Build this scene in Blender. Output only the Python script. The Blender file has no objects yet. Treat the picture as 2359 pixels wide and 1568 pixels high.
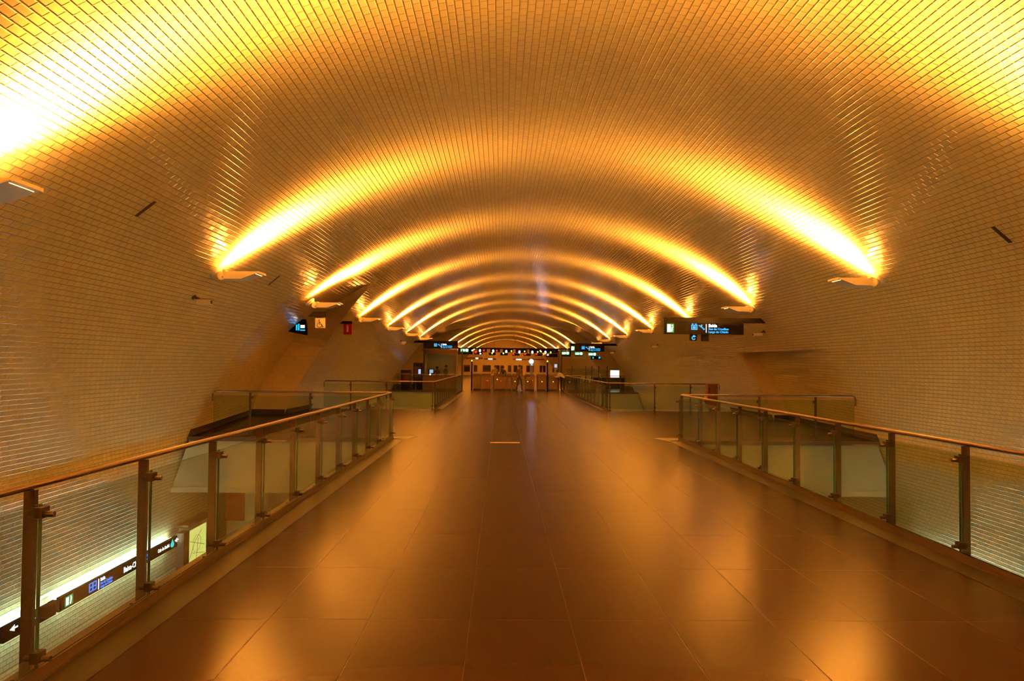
import bpy, bmesh, math, random
from mathutils import Matrix, Vector

random.seed(7)
sc = bpy.context.scene
COL = sc.collection

# ------------------------------------------------------------------ camera
F_PX = 1800.0
CAM_Z = 1.68
cam = bpy.data.cameras.new('camera')
cam.sensor_fit = 'HORIZONTAL'
cam.sensor_width = 36.0
cam.lens = 36.0 * F_PX / 2359.0
cam.clip_start = 0.05
cam.clip_end = 400
cam_ob = bpy.data.objects.new('camera', cam)
COL.objects.link(cam_ob)
yw = Vector((-25.5 / F_PX, -55.0 / F_PX, -1.0)).normalized()
roll = 0.0092
zw = Vector((math.sin(roll), math.cos(roll), 0.0))
zw = (zw - zw.dot(yw) * yw).normalized()
xw = yw.cross(zw)
M = Matrix((xw, yw, zw))          # rows = world axes in camera coordinates
cam_ob.matrix_world = Matrix.Translation((0, 0, CAM_Z)) @ M.to_4x4()
sc.camera = cam_ob

# ------------------------------------------------------------------ world, exposure
w = bpy.data.worlds.new('world')
w.use_nodes = True
w.node_tree.nodes['Background'].inputs[0].default_value = (0.01, 0.006, 0.003, 1)
w.node_tree.nodes['Background'].inputs[1].default_value = 0.2
sc.world = w
sc.view_settings.view_transform = 'Standard'
sc.view_settings.look = 'None'
sc.view_settings.gamma = 1
sc.view_settings.use_curve_mapping = False
sc.view_settings.exposure = 0.62
sc.cycles.transparent_max_bounces = 32
sc.cycles.max_bounces = 10
sc.cycles.diffuse_bounces = 8
sc.cycles.glossy_bounces = 3
sc.cycles.sample_clamp_indirect = 20.0
sc.cycles.sample_clamp_direct = 0.0
sc.cycles.caustics_reflective = False
sc.cycles.caustics_refractive = False

LAMP_COL = (1.0, 0.36, 0.056)     # warm wall floodlights
LAMP_W = 24000.0
TUBE_COL = (0.80, 1.0, 0.82)       # greenish fluorescent tubes of the platforms
TUBE_E = 24.0

# ------------------------------------------------------------------ dimensions
XC = 0.80            # centre line of the vault
ZC = -3.0            # centre height of the vault circle
R = 8.35
Y0, Y1 = -15.0, 120.0
WL, WR = -2.46, 4.08  # walkway railings
LA0, LA1 = 17.62, 28.9   # first landing
LB0 = 48.7               # gate hall
ZPLAT = -4.7

def hw(z, r=R):
    return math.sqrt(max(0.0, r * r - (z - ZC) ** 2))

# ------------------------------------------------------------------ materials
def new_mat(name):
    m = bpy.data.materials.new(name)
    m.use_nodes = True
    nt = m.node_tree
    return m, nt, nt.nodes['Principled BSDF']

def simple(name, col, rough=0.5, metal=0.0, spec=0.5, noise=0.06, scale=12.0, bump=0.0):
    m, nt, b = new_mat(name)
    b.inputs['Roughness'].default_value = rough
    b.inputs['Metallic'].default_value = metal
    b.inputs['Specular IOR Level'].default_value = spec
    tc = nt.nodes.new('ShaderNodeTexCoord')
    n = nt.nodes.new('ShaderNodeTexNoise')
    n.inputs['Scale'].default_value = scale
    n.inputs['Detail'].default_value = 4
    nt.links.new(tc.outputs['Object'], n.inputs['Vector'])
    mr = nt.nodes.new('ShaderNodeMapRange')
    mr.inputs['To Min'].default_value = 1 - noise
    mr.inputs['To Max'].default_value = 1 + noise
    nt.links.new(n.outputs['Fac'], mr.inputs['Value'])
    mx = nt.nodes.new('ShaderNodeVectorMath')
    mx.operation = 'SCALE'
    mx.inputs[0].default_value = col
    nt.links.new(mr.outputs[0], mx.inputs['Scale'])
    nt.links.new(mx.outputs[0], b.inputs['Base Color'])
    if bump:
        bp = nt.nodes.new('ShaderNodeBump')
        bp.inputs['Strength'].default_value = bump
        bp.inputs['Distance'].default_value = 0.004
        nt.links.new(n.outputs['Fac'], bp.inputs['Height'])
        nt.links.new(bp.outputs[0], b.inputs['Normal'])
    return m

def emit(name, col, strength):
    m, nt, b = new_mat(name)
    b.inputs['Base Color'].default_value = (0.05, 0.05, 0.05, 1)
    b.inputs['Emission Color'].default_value = (*col, 1)
    b.inputs['Emission Strength'].default_value = strength
    return m

def math_node(nt, op, a, b=None, c=None):
    n = nt.nodes.new('ShaderNodeMath')
    n.operation = op
    for i, v in enumerate((a, b, c)):
        if v is None:
            continue
        if isinstance(v, (int, float)):
            n.inputs[i].default_value = v
        else:
            nt.links.new(v, n.inputs[i])
    return n.outputs[0]

def tile_mat(name, col, mortar, tw, th, rough=0.17, tilt=0.035, joint=0.006, bumpd=0.0035, uv=True, var=0.08, offset=0.5, colw=1.0, jrough=0.6, shift=0.0, spec=0.5, ior=1.5):
    m, nt, b = new_mat(name)
    L = nt.links
    tc = nt.nodes.new('ShaderNodeTexCoord')
    sep = nt.nodes.new('ShaderNodeSeparateXYZ')
    L.new(tc.outputs['UV' if uv else 'Object'], sep.inputs[0])
    u, v = sep.outputs[0], sep.outputs[1]
    if shift:
        u = math_node(nt, 'ADD', u, shift)
    vr = math_node(nt, 'DIVIDE', v, th)
    row = math_node(nt, 'FLOOR', vr)
    fv = math_node(nt, 'FRACT', vr)
    odd = math_node(nt, 'MODULO', math_node(nt, 'ABSOLUTE', row), 2.0)
    ur = math_node(nt, 'ADD', math_node(nt, 'DIVIDE', u, tw), math_node(nt, 'MULTIPLY', odd, offset))
    colm = math_node(nt, 'FLOOR', ur)
    fu = math_node(nt, 'FRACT', ur)
    du = math_node(nt, 'MULTIPLY', math_node(nt, 'SUBTRACT', 0.5, math_node(nt, 'ABSOLUTE', math_node(nt, 'SUBTRACT', fu, 0.5))), tw)
    dv = math_node(nt, 'MULTIPLY', math_node(nt, 'SUBTRACT', 0.5, math_node(nt, 'ABSOLUTE', math_node(nt, 'SUBTRACT', fv, 0.5))), th)
    d = math_node(nt, 'MINIMUM', math_node(nt, 'MULTIPLY', du, colw), dv)
    mr = nt.nodes.new('ShaderNodeMapRange')
    mr.interpolation_type = 'SMOOTHSTEP'
    mr.inputs['From Min'].default_value = joint * 0.35
    mr.inputs['From Max'].default_value = joint
    L.new(d, mr.inputs['Value'])
    mask = mr.outputs[0]
    comb = nt.nodes.new('ShaderNodeCombineXYZ')
    L.new(row, comb.inputs[0]); L.new(colm, comb.inputs[1])
    wn = nt.nodes.new('ShaderNodeTexWhiteNoise')
    wn.noise_dimensions = '3D'
    L.new(comb.outputs[0], wn.inputs['Vector'])
    # per tile value
    val = nt.nodes.new('ShaderNodeMapRange')
    val.inputs['To Min'].default_value = 1 - var
    val.inputs['To Max'].default_value = 1.0
    L.new(wn.outputs['Value'], val.inputs['Value'])
    sc1 = nt.nodes.new('ShaderNodeVectorMath'); sc1.operation = 'SCALE'
    sc1.inputs[0].default_value = col
    L.new(val.outputs[0], sc1.inputs['Scale'])
    mix = nt.nodes.new('ShaderNodeMix'); mix.data_type = 'RGBA'
    L.new(mask, mix.inputs[0])
    mix.inputs[6].default_value = (*mortar, 1)
    L.new(sc1.outputs[0], mix.inputs[7])
    L.new(mix.outputs[2], b.inputs['Base Color'])
    rr = nt.nodes.new('ShaderNodeMapRange')
    rr.inputs['To Min'].default_value = jrough
    rr.inputs['To Max'].default_value = rough
    L.new(mask, rr.inputs['Value'])
    L.new(rr.outputs[0], b.inputs['Roughness'])
    b.inputs['Specular IOR Level'].default_value = spec
    b.inputs['IOR'].default_value = ior
    # per tile tilt of the glazed faces
    geo = nt.nodes.new('ShaderNodeNewGeometry')
    sub = nt.nodes.new('ShaderNodeVectorMath'); sub.operation = 'SUBTRACT'
    L.new(wn.outputs['Color'], sub.inputs[0]); sub.inputs[1].default_value = (0.5, 0.5, 0.5)
    s2 = nt.nodes.new('ShaderNodeVectorMath'); s2.operation = 'SCALE'
    L.new(sub.outputs[0], s2.inputs[0]); s2.inputs['Scale'].default_value = tilt
    ad = nt.nodes.new('ShaderNodeVectorMath'); ad.operation = 'ADD'
    L.new(geo.outputs['Normal'], ad.inputs[0]); L.new(s2.outputs[0], ad.inputs[1])
    nm = nt.nodes.new('ShaderNodeVectorMath'); nm.operation = 'NORMALIZE'
    L.new(ad.outputs[0], nm.inputs[0])
    # pillow edge
    hr = nt.nodes.new('ShaderNodeMapRange')
    hr.interpolation_type = 'SMOOTHSTEP'
    hr.inputs['From Min'].default_value = 0.0
    hr.inputs['From Max'].default_value = joint * 2.4
    L.new(d, hr.inputs['Value'])
    bp = nt.nodes.new('ShaderNodeBump')
    bp.inputs['Strength'].default_value = 0.9
    bp.inputs['Distance'].default_value = bumpd
    L.new(hr.outputs[0], bp.inputs['Height'])
    L.new(nm.outputs[0], bp.inputs['Normal'])
    L.new(bp.outputs[0], b.inputs['Normal'])
    return m

def glass_mat(name, tint=(0.90, 0.93, 0.88), refl=0.06):
    m, nt, b = new_mat(name)
    nt.nodes.remove(b)
    out = nt.nodes['Material Output']
    tr = nt.nodes.new('ShaderNodeBsdfTransparent')
    tr.inputs[0].default_value = (*tint, 1)
    gl = nt.nodes.new('ShaderNodeBsdfGlossy')
    gl.inputs['Roughness'].default_value = 0.02
    gl.inputs[0].default_value = (0.95, 1, 0.95, 1)
    lw = nt.nodes.new('ShaderNodeFresnel')
    lw.inputs['IOR'].default_value = 1.45
    mul = math_node(nt, 'MULTIPLY', lw.outputs[0], 0.3)
    mx = nt.nodes.new('ShaderNodeMixShader')
    nt.links.new(mul, mx.inputs[0])
    nt.links.new(tr.outputs[0], mx.inputs[1])
    nt.links.new(gl.outputs[0], mx.inputs[2])
    nt.links.new(mx.outputs[0], out.inputs[0])
    return m

MT = {}
MT['tile'] = tile_mat('glazed_tile', (0.87, 0.80, 0.45), (0.27, 0.20, 0.10), 0.155, 0.082, joint=0.0055, colw=1.3, tilt=0.04, bumpd=0.005)  # mortar darkened past its own tone to put shade under tile edges into joints
MT['niche'] = tile_mat('niche_panel', (0.90, 0.78, 0.56), (0.66, 0.52, 0.36), 0.30, 0.15, rough=0.45, tilt=0.008, joint=0.004, bumpd=0.001)
MT['floor'] = tile_mat('floor_stone', (0.036, 0.0145, 0.004), (0.060, 0.028, 0.010), 0.66, 1.30, rough=0.245, tilt=0.004, joint=0.0025, bumpd=0.0006, uv=False, var=0.12, offset=0.0, jrough=0.3, shift=0.19, spec=0.4, ior=1.13)
MT['platform'] = tile_mat('platform_stone', (0.38, 0.36, 0.31), (0.2, 0.18, 0.15), 0.6, 0.6, rough=0.4, tilt=0.005, joint=0.005, bumpd=0.001, uv=False, var=0.1, offset=0.0)
MT['fascia'] = simple('fascia_paint', (0.36, 0.40, 0.26), 0.55, noise=0.05, scale=3)
MT['edge'] = simple('edge_stone', (0.075, 0.052, 0.04), 0.35, noise=0.2, scale=20)
MT['border'] = simple('border_stone', (0.03, 0.017, 0.010), 0.4, noise=0.15, scale=10)
MT['base'] = simple('baseboard_dark', (0.045, 0.03, 0.022), 0.45)
MT['steel'] = simple('brushed_steel', (0.10, 0.068, 0.052), 0.33, metal=0.9, noise=0.12, scale=40)
MT['rail'] = simple('handrail_steel', (0.26, 0.19, 0.15), 0.3, metal=0.9, noise=0.08)
MT['dsteel'] = simple('dark_steel', (0.12, 0.09, 0.08), 0.4, metal=0.8)
MT['kerb'] = simple('kerb_metal', (0.13, 0.08, 0.05), 0.4, metal=0.4, noise=0.12)
MT['glass'] = glass_mat('railing_glass', (0.84, 0.905, 0.88))
MT['edge_glass'] = simple('glass_edge', (0.05, 0.12, 0.07), 0.15)
MT['cream'] = simple('cream_enamel', (0.80, 0.73, 0.58), 0.4)
MT['black'] = simple('black_enamel', (0.004, 0.0035, 0.004), 0.7, spec=0.08)
MT['brown'] = simple('brown_enamel', (0.20, 0.085, 0.035), 0.4)
MT['grey'] = simple('grey_metal', (0.42, 0.41, 0.38), 0.4, metal=0.4)
MT['lgrey'] = simple('pale_metal', (0.62, 0.60, 0.54), 0.4, metal=0.2)
MT['gate'] = simple('gate_steel', (0.22, 0.14, 0.09), 0.3, metal=0.75, noise=0.1)
MT['red'] = simple('red_panel', (0.42, 0.018, 0.01), 0.9, spec=0.1)
MT['white'] = simple('white_panel', (0.85, 0.82, 0.74), 0.5)
MT['ink'] = simple('black_ink', (0.01, 0.01, 0.01), 0.6)
MT['plinth'] = simple('dark_plinth', (0.02, 0.015, 0.012), 0.5)
MT['concrete'] = simple('ballast_concrete', (0.14, 0.12, 0.10), 0.8, noise=0.2, scale=6)
MT['hallwall'] = simple('hall_plaster', (0.88, 0.72, 0.50), 0.6, noise=0.05, scale=2)
MT['window'] = simple('dark_pane', (0.035, 0.012, 0.01), 0.2)
MT['e_white'] = emit('lit_white', (1.0, 0.98, 0.92), 1.6)
MT['e_cyan'] = emit('lit_cyan', (0.0, 0.42, 1.0), 1.0)
MT['e_blue'] = emit('lit_blue', (0.0, 0.20, 1.0), 1.3)
MT['e_teal'] = emit('lit_teal', (0.0, 0.62, 0.60), 1.2)
MT['e_green'] = emit('lit_green', (0.0, 0.36, 0.08), 0.7)
MT['e_lgreen'] = emit('lit_light_green', (0.45, 1.0, 0.05), 2.5)
MT['e_red'] = emit('lit_red', (1.0, 0.02, 0.01), 2.0)
MT['e_tube'] = emit('fluorescent_tube', TUBE_COL, TUBE_E)
MT['e_tube_dim'] = emit('fluorescent_tube_dim', TUBE_COL, TUBE_E * 0.17)
MT['e_map'] = emit('lit_map', (0.75, 0.72, 0.17), 1.0)
MT['e_flood'] = emit('floodlight_lens', LAMP_COL, 30.0)
MT['e_strip'] = emit('hall_tube', (0.9, 1.0, 0.85), 4.0)
MT['e_globe'] = emit('globe_glow', (0.80, 0.72, 1.0), 5.0)
MT['e_poster'] = emit('lit_poster', (1.0, 0.92, 0.65), 1.6)
MT['e_screen'] = emit('screen_glow', (0.45, 0.62, 1.0), 0.6)
MT['e_bulb'] = emit('desk_bulb', (1.0, 0.75, 0.5), 2.5)
MT['e_warm'] = emit('booth_ceiling_light', (1.0, 0.62, 0.25), 1.2)
MT['skin'] = simple('skin', (0.50, 0.26, 0.15), 0.5)
MT['hair'] = simple('dark_hair', (0.03, 0.018, 0.012), 0.6)
MT['c_dark'] = simple('dark_cloth', (0.03, 0.025, 0.03), 0.8)
MT['c_brown'] = simple('brown_cloth', (0.16, 0.08, 0.045), 0.8)
MT['c_white'] = simple('white_cloth', (0.75, 0.70, 0.62), 0.8)
MT['c_olive'] = simple('olive_cloth', (0.22, 0.17, 0.09), 0.8)
MT['c_jean'] = simple('denim_cloth', (0.07, 0.06, 0.075), 0.8)

# ------------------------------------------------------------------ mesh helpers
class MB:
    def __init__(s):
        s.v = []; s.f = []; s.mi = []; s.uv = None
        s.smooth = []
    def add(s, vs, fs, mi=0, smooth=False):
        o = len(s.v)
        s.v += [tuple(p) for p in vs]
        for f in fs:
            s.f.append([o + i for i in f]); s.mi.append(mi); s.smooth.append(smooth)
        return s
    def box(s, x0, x1, y0, y1, z0, z1, mi=0):
        vs = [(x0, y0, z0), (x1, y0, z0), (x1, y1, z0), (x0, y1, z0), (x0, y0, z1), (x1, y0, z1), (x1, y1, z1), (x0, y1, z1)]
        fs = [(0, 3, 2, 1), (4, 5, 6, 7), (0, 1, 5, 4), (1, 2, 6, 5), (2, 3, 7, 6), (3, 0, 4, 7)]
        return s.add(vs, fs, mi)
    def bbox(s, x0, x1, y0, y1, z0, z1, r=0.01, mi=0):
        bm = bmesh.new()
        bmesh.ops.create_cube(bm, size=1)
        for v in bm.verts:
            v.co = Vector(((x0 + x1) / 2 + v.co.x * (x1 - x0), (y0 + y1) / 2 + v.co.y * (y1 - y0), (z0 + z1) / 2 + v.co.z * (z1 - z0)))
        bmesh.ops.bevel(bm, geom=bm.edges[:], offset=r, segments=2, affect='EDGES', profile=0.5)
        bm.verts.index_update()
        s.add([v.co[:] for v in bm.verts], [[v.index for v in f.verts] for f in bm.faces], mi)
        bm.free()
        return s
    def prism(s, poly, a0, a1, axis='y', mi=0):
        # poly: 2D points; axis 'y': (x,z) extruded in y; 'x': (y,z) in x; 'z': (x,y) in z
        n = len(poly)
        def P(p, a):
            return {'y': (p[0], a, p[1]), 'x': (a, p[0], p[1]), 'z': (p[0], p[1], a)}[axis]
        vs = [P(p, a0) for p in poly] + [P(p, a1) for p in poly]
        fs = [list(range(n)), list(range(2 * n - 1, n - 1, -1))]
        for i in range(n):
            j = (i + 1) % n
            fs.append((i, i + n, j + n, j))
        return s.add(vs, fs, mi)
    def tube(s, pts, r, n=10, mi=0, cap=True, smooth=True):
        pts = [Vector(p) for p in pts]
        rr = r if isinstance(r, (list, tuple)) else [r] * len(pts)
        vs = []
        up = Vector((0, 0, 1))
        for i, p in enumerate(pts):
            d = (pts[min(i + 1, len(pts) - 1)] - pts[max(i - 1, 0)]).normalized()
            a = up if abs(d.z) < 0.95 else Vector((1, 0, 0))
            u = d.cross(a).normalized(); v = d.cross(u)
            for k in range(n):
                t = 2 * math.pi * k / n
                vs.append(p + rr[i] * (math.cos(t) * u + math.sin(t) * v))
        fs = []
        for i in range(len(pts) - 1):
            for k in range(n):
                k2 = (k + 1) % n
                fs.append((i * n + k, i * n + k2, (i + 1) * n + k2, (i + 1) * n + k))
        s.add(vs, fs, mi, smooth)
        if cap:
            o = len(pts) * n
            s.add(vs[:n], [list(range(n))], mi)
            s.add(vs[-n:], [list(range(n - 1, -1, -1))], mi)
        return s
    def disc(s, c, nrm, r, h, n=24, mi=0):
        c = Vector(c); nrm = Vector(nrm).normalized()
        return s.tube([c, c + nrm * h], r, n, mi)
    def ball(s, c, r, mi=0, n=12, sx=1, sy=1, sz=1):
        vs = []; fs = []
        m = n // 2
        for i in range(m + 1):
            ph = math.pi * i / m
            for k in range(n):
                t = 2 * math.pi * k / n
                vs.append((c[0] + sx * r * math.sin(ph) * math.cos(t), c[1] + sy * r * math.sin(ph) * math.sin(t), c[2] + sz * r * math.cos(ph)))
        for i in range(m):
            for k in range(n):
                k2 = (k + 1) % n
                fs.append((i * n + k, (i + 1) * n + k, (i + 1) * n + k2, i * n + k2))
        return s.add(vs, fs, mi, True)
    def build(s, name, mats, parent=None, fix=True):
        me = bpy.data.meshes.new(name)
        me.from_pydata(s.v, [], s.f)
        if not isinstance(mats, (list, tuple)):
            mats = [mats]
        for m in mats:
            me.materials.append(MT[m] if isinstance(m, str) else m)
        for p, mi, sm in zip(me.polygons, s.mi, s.smooth):
            p.material_index = mi
            p.use_smooth = sm
        if fix:
            bm = bmesh.new(); bm.from_mesh(me)
            bmesh.ops.recalc_face_normals(bm, faces=bm.faces)
            bm.to_mesh(me); bm.free()
        if s.uv:
            ul = me.uv_layers.new(name='UVMap')
            for l in me.loops:
                ul.data[l.index].uv = s.uv[l.vertex_index]
        ob = bpy.data.objects.new(name, me)
        COL.objects.link(ob)
        if parent is not None:
            ob.parent = parent
        return ob

def tag(o, label=None, cat=None, group=None, kind=None):
    if label: o['label'] = label
    if cat: o['category'] = cat
    if group: o['group'] = group
    if kind: o['kind'] = kind
    return o

def thing(name, label, cat, loc=(0, 0, 0), rz=0.0, group=None):
    o = bpy.data.objects.new(name, None)
    o.empty_display_size = 0.1
    COL.objects.link(o)
    o.location = loc
    o.rotation_euler = (0, 0, rz)
    return tag(o, label, cat, group)

def struct(mb, name, mats, fix=True, label=None):
    o = mb.build(name, mats, fix=fix)
    o['kind'] = 'structure'
    if label: o['label'] = label
    return o

def kids(o):
    return [c for c in bpy.data.objects if c.parent == o]

def copy_tree(o, parent=None):
    c = o.copy()
    COL.objects.link(c)
    c.parent = parent
    for ch in kids(o):
        copy_tree(ch, c)
    return c

def text_mesh(name, body, size, mat, parent, loc, rot, bold=0.0, align='LEFT', sx=1.0):
    cu = bpy.data.curves.new(name, 'FONT')
    cu.body = body
    cu.size = size
    cu.extrude = 0.003
    cu.offset = bold
    cu.align_x = align
    cu.resolution_u = 3
    tmp = bpy.data.objects.new('tmp', cu)
    COL.objects.link(tmp)
    dg = bpy.context.evaluated_depsgraph_get()
    me = bpy.data.meshes.new_from_object(tmp.evaluated_get(dg))
    bpy.data.objects.remove(tmp)
    bpy.data.curves.remove(cu)
    me.name = name
    me.materials.clear()
    me.materials.append(MT[mat])
    o = bpy.data.objects.new(name, me)
    COL.objects.link(o)
    o.parent = parent
    o.location = loc
    o.rotation_euler = rot
    o.scale = (sx, 1, 1)
    return o

FRONT = (math.pi / 2, 0, 0)                 # text readable when looking along +Y
LEFTW = (math.pi / 2, 0, math.pi / 2)       # text on the left wall, readable looking along -X

# ------------------------------------------------------------------ vault
def smooth01(t):
    t = max(0.0, min(1.0, t))
    return t * t * (3 - 2 * t)

def y_end_first(side, z):
    if side < 0:
        return 25.4 - 2.5 * max(0.0, min(1.0, (z - 2.2) / 1.75)) ** 1.3
    return 24.4

def recess(side, y, z):
    """outward offset of the wall surface (side -1 left, +1 right)"""
    if z < -0.001:
        return 0.0
    ye = 25.4 if side < 0 else 24.4
    if LA0 < y <= ye + 0.01:
        t = (y - LA0) / (ye - LA0)
        if side < 0:
            f = max(0.0, min(1.0, (4.0 - z) / 1.5)) ** 0.55
            return 1.12 * t * f
        f = 1.0 if z < 2.10 else 0.0
        return 0.52 * t * f
    if 50.1 < y <= 64.005:
        f = max(0.0, min(1.0, (4.75 - z) / 2.2)) ** 0.6
        return 1.9 * f * min(1.0, (y - 50.1) / 5.0) ** 1.5
    return 0.0

TH0 = math.asin((0 - ZC) / R)       # angle (above horizontal) at floor level
def theta_list():
    tb = math.asin((ZPLAT - 0.3 - ZC) / R)
    half = []
    n1 = 10
    for i in range(n1):
        half.append(tb + (TH0 - 0.0006 - tb) * i / (n1 - 1))
    n2 = 40
    for i in range(n2 + 1):
        half.append(TH0 + (math.pi / 2 - TH0) * i / n2)
    tl = math.asin((2.10 - ZC) / R)
    half = sorted(half + [tl - 0.0002, tl + 0.0002])
    full = [(-1, t) for t in half] + [(1, t) for t in reversed(half[:-1])]
    return full      # from bottom left up over the crown, down to bottom right

TL = theta_list()
rows = [Y0, 0.0, LA0]
y = LA0
while y < 22.4:
    y += 0.4
    rows.append(y)
rows += ['E1', 'F1', 28.9, 40.0, 50.1, 51.0, 52.0, 53.0, 54.0, 55.1, 64.0, 64.01, 80.0, 100.0, Y1]

def vault_point(side, th, ry):
    z = ZC + R * math.sin(th)
    if ry == 'E1':
        yy = y_end_first(side, z); d = recess(side, yy, z)
    elif ry == 'F1':
        yy = y_end_first(side, z) + 0.002; d = 0.0
    else:
        yy = ry; d = recess(side, ry, z)
    rr = R + d / max(0.45, math.cos(th)) if d > 0 else R
    # offset outward along the radius
    x = XC + side * (R * math.cos(th)) + side * d * math.cos(th * 0.6)
    zz = z + (0.25 * d * math.sin(th) if z > 0.3 else 0.0)
    return x, yy, zz

def vault_piece(i0, i1, name):
    mb = MB()
    n = i1 - i0 + 1
    mb.uv = []
    # duplicate row pairs are kept so the end faces get their own vertices
    idx = {}
    for r_i, ry in enumerate(rows):
        for k in range(i0, i1 + 1):
            side, th = TL[k]
            p = vault_point(side, th, ry)
            idx[(r_i, k)] = len(mb.v)
            mb.v.append(p)
            arc = R * ((math.pi / 2 - th) * side)
            mb.uv.append((p[1], arc + 30.0))
    for r_i in range(len(rows) - 1):
        a, b_ = rows[r_i], rows[r_i + 1]
        if (a, b_) == ('E1', 'F1') or a == 64.0:
            continue
        for k in range(i0, i1):
            if abs(TL[k][1] - TL[k + 1][1]) < 0.001 and TL[k][1] > TH0 + 0.01 and TL[k][0] == 1:
                q = [mb.v[idx[(r_i, k)]], mb.v[idx[(r_i, k + 1)]], mb.v[idx[(r_i + 1, k + 1)]], mb.v[idx[(r_i + 1, k)]]]
                o = len(mb.v)
                for p in q:
                    mb.v.append(p); mb.uv.append((p[1] + 20, p[0] + 20))
                mb.f.append([o, o + 1, o + 2, o + 3]); mb.mi.append(1); mb.smooth.append(False)
                continue
            f = [idx[(r_i, k)], idx[(r_i, k + 1)], idx[(r_i + 1, k + 1)], idx[(r_i + 1, k)]]
            mb.f.append(f); mb.mi.append(0); mb.smooth.append(True)
    # end faces, own vertices and planar uv
    for r_i in range(len(rows) - 1):
        a, b_ = rows[r_i], rows[r_i + 1]
        if not ((a, b_) == ('E1', 'F1') or a == 64.0):
            continue
        for k in range(i0, i1):
            if TL[k][1] < TH0 - 0.001 and TL[k + 1][1] < TH0 - 0.001:
                continue
            q = [mb.v[idx[(r_i, k)]], mb.v[idx[(r_i, k + 1)]], mb.v[idx[(r_i + 1, k + 1)]], mb.v[idx[(r_i + 1, k)]]]
            if (Vector(q[0]) - Vector(q[3])).length < 0.02 and (Vector(q[1]) - Vector(q[2])).length < 0.02:
                # keep the surface closed
                pass
            o = len(mb.v)
            for p in q:
                mb.v.append(p); mb.uv.append((p[0] + 20, p[2] + 20))
            mb.f.append([o, o + 1, o + 2, o + 3]); mb.mi.append(1); mb.smooth.append(False)
    return struct(mb, name, ['tile', 'niche'], fix=False)

nall = len(TL)
cut = 10 + 16
vault_piece(0, cut, 'wall_left')
vault_piece(cut, nall - 1 - cut, 'ceiling')
vault_piece(nall - 1 - cut, nall - 1, 'wall_right')

# end walls
def end_wall(y, name, mat):
    mb = MB()
    poly = []
    for side, th in TL:
        z = ZC + R * math.sin(th)
        poly.append((XC + side * R * math.cos(th), z))
    mb.prism(poly, y, y + 0.2, 'y')
    return struct(mb, name, [mat])
end_wall(Y1, 'wall_back', 'hallwall')
end_wall(Y0 - 0.2, 'wall_front', 'hallwall')

# ------------------------------------------------------------------ floors
def wall_x(side, y, z=0.0):
    return XC + side * (hw(z) + recess(side, y, z) * math.cos(TH0 * 0.6))

def landing_poly(ya, yb, extra=0.0):
    ys = [ya]
    q = ya
    while q + 0.5 < yb:
        q += 0.5
        ys.append(q)
    ys.append(yb)
    for s_ in (24.4, 24.415, 25.4, 25.415, 50.1, 64.0, 64.01):
        if ya < s_ < yb: ys.append(s_)
    ys = sorted(set(ys))
    L = [(wall_x(-1, q) , q) for q in ys]
    Rr = [(wall_x(1, q), q) for q in ys]
    return L + Rr[::-1]

fl = MB()
fl.box(WL - 0.10, WR + 0.10, Y0, LA0, -0.06, 0.0)
fl.prism(landing_poly(LA0, LA1), -0.06, 0.0, 'z')
fl.box(WL - 0.10, WR + 0.10, LA1, LB0, -0.06, 0.0)
fl.prism(landing_poly(LB0, Y1), -0.06, 0.0, 'z')
struct(fl, 'floor', ['floor'])

# pale beams under the landings and the walkway
def beam(name, ya, yb, xs=None):
    mb = MB()
    if xs is None:
        e = 0.03
        ys = (ya, yb)
        x0a, x1a = XC - hw(0.0) - 0.0, XC + hw(0.0)
        pl = [(XC - hw(0) + 0.02, -0.075), (XC + hw(0) - 0.02, -0.075), (XC + hw(-1.15) - 0.01, -1.12), (XC - hw(-1.15) + 0.01, -1.12)]
        mb.prism(pl, ya + 0.06, yb - 0.06, 'y')
        pl = [(XC - hw(-1.15) + 0.02, -1.12), (XC + hw(-1.15) - 0.02, -1.12), (XC + hw(-1.3) - 0.01, -1.24), (XC - hw(-1.3) + 0.01, -1.24)]
        mb.prism(pl, ya + 0.04, yb - 0.04, 'y')
    else:
        mb.box(xs[0], xs[1], ya, yb, -0.8, -0.075)
    return struct(mb, name, ['fascia'])
beam('trim_1', LA0, LA1)
beam('trim_2', LB0, Y1)
beam('trim_3', Y0, LA0 + 0.05, (WL + 0.25, WR - 0.25))
beam('trim_4', LA1 - 0.05, LB0 + 0.05, (WL + 0.25, WR - 0.25))
# dark stone edges of the landings
ed = MB()
for (ya, yb) in ((LA0 - 0.03, LA0 + 0.02),):
    ed.box(wall_x(-1, LA0) + 0.02, WL - 0.1, ya, yb, -0.085, 0.004)
    ed.box(WR + 0.1, wall_x(1, LA0) - 0.02, ya, yb, -0.085, 0.004)
ed.box(wall_x(-1, LB0) + 0.02, WL - 0.1, LB0 - 0.03, LB0 + 0.02, -0.085, 0.004)
ed.box(WR + 0.1, wall_x(1, LB0) - 0.02, LB0 - 0.03, LB0 + 0.02, -0.085, 0.004)
struct(ed, 'trim_5', ['edge'])
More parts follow.
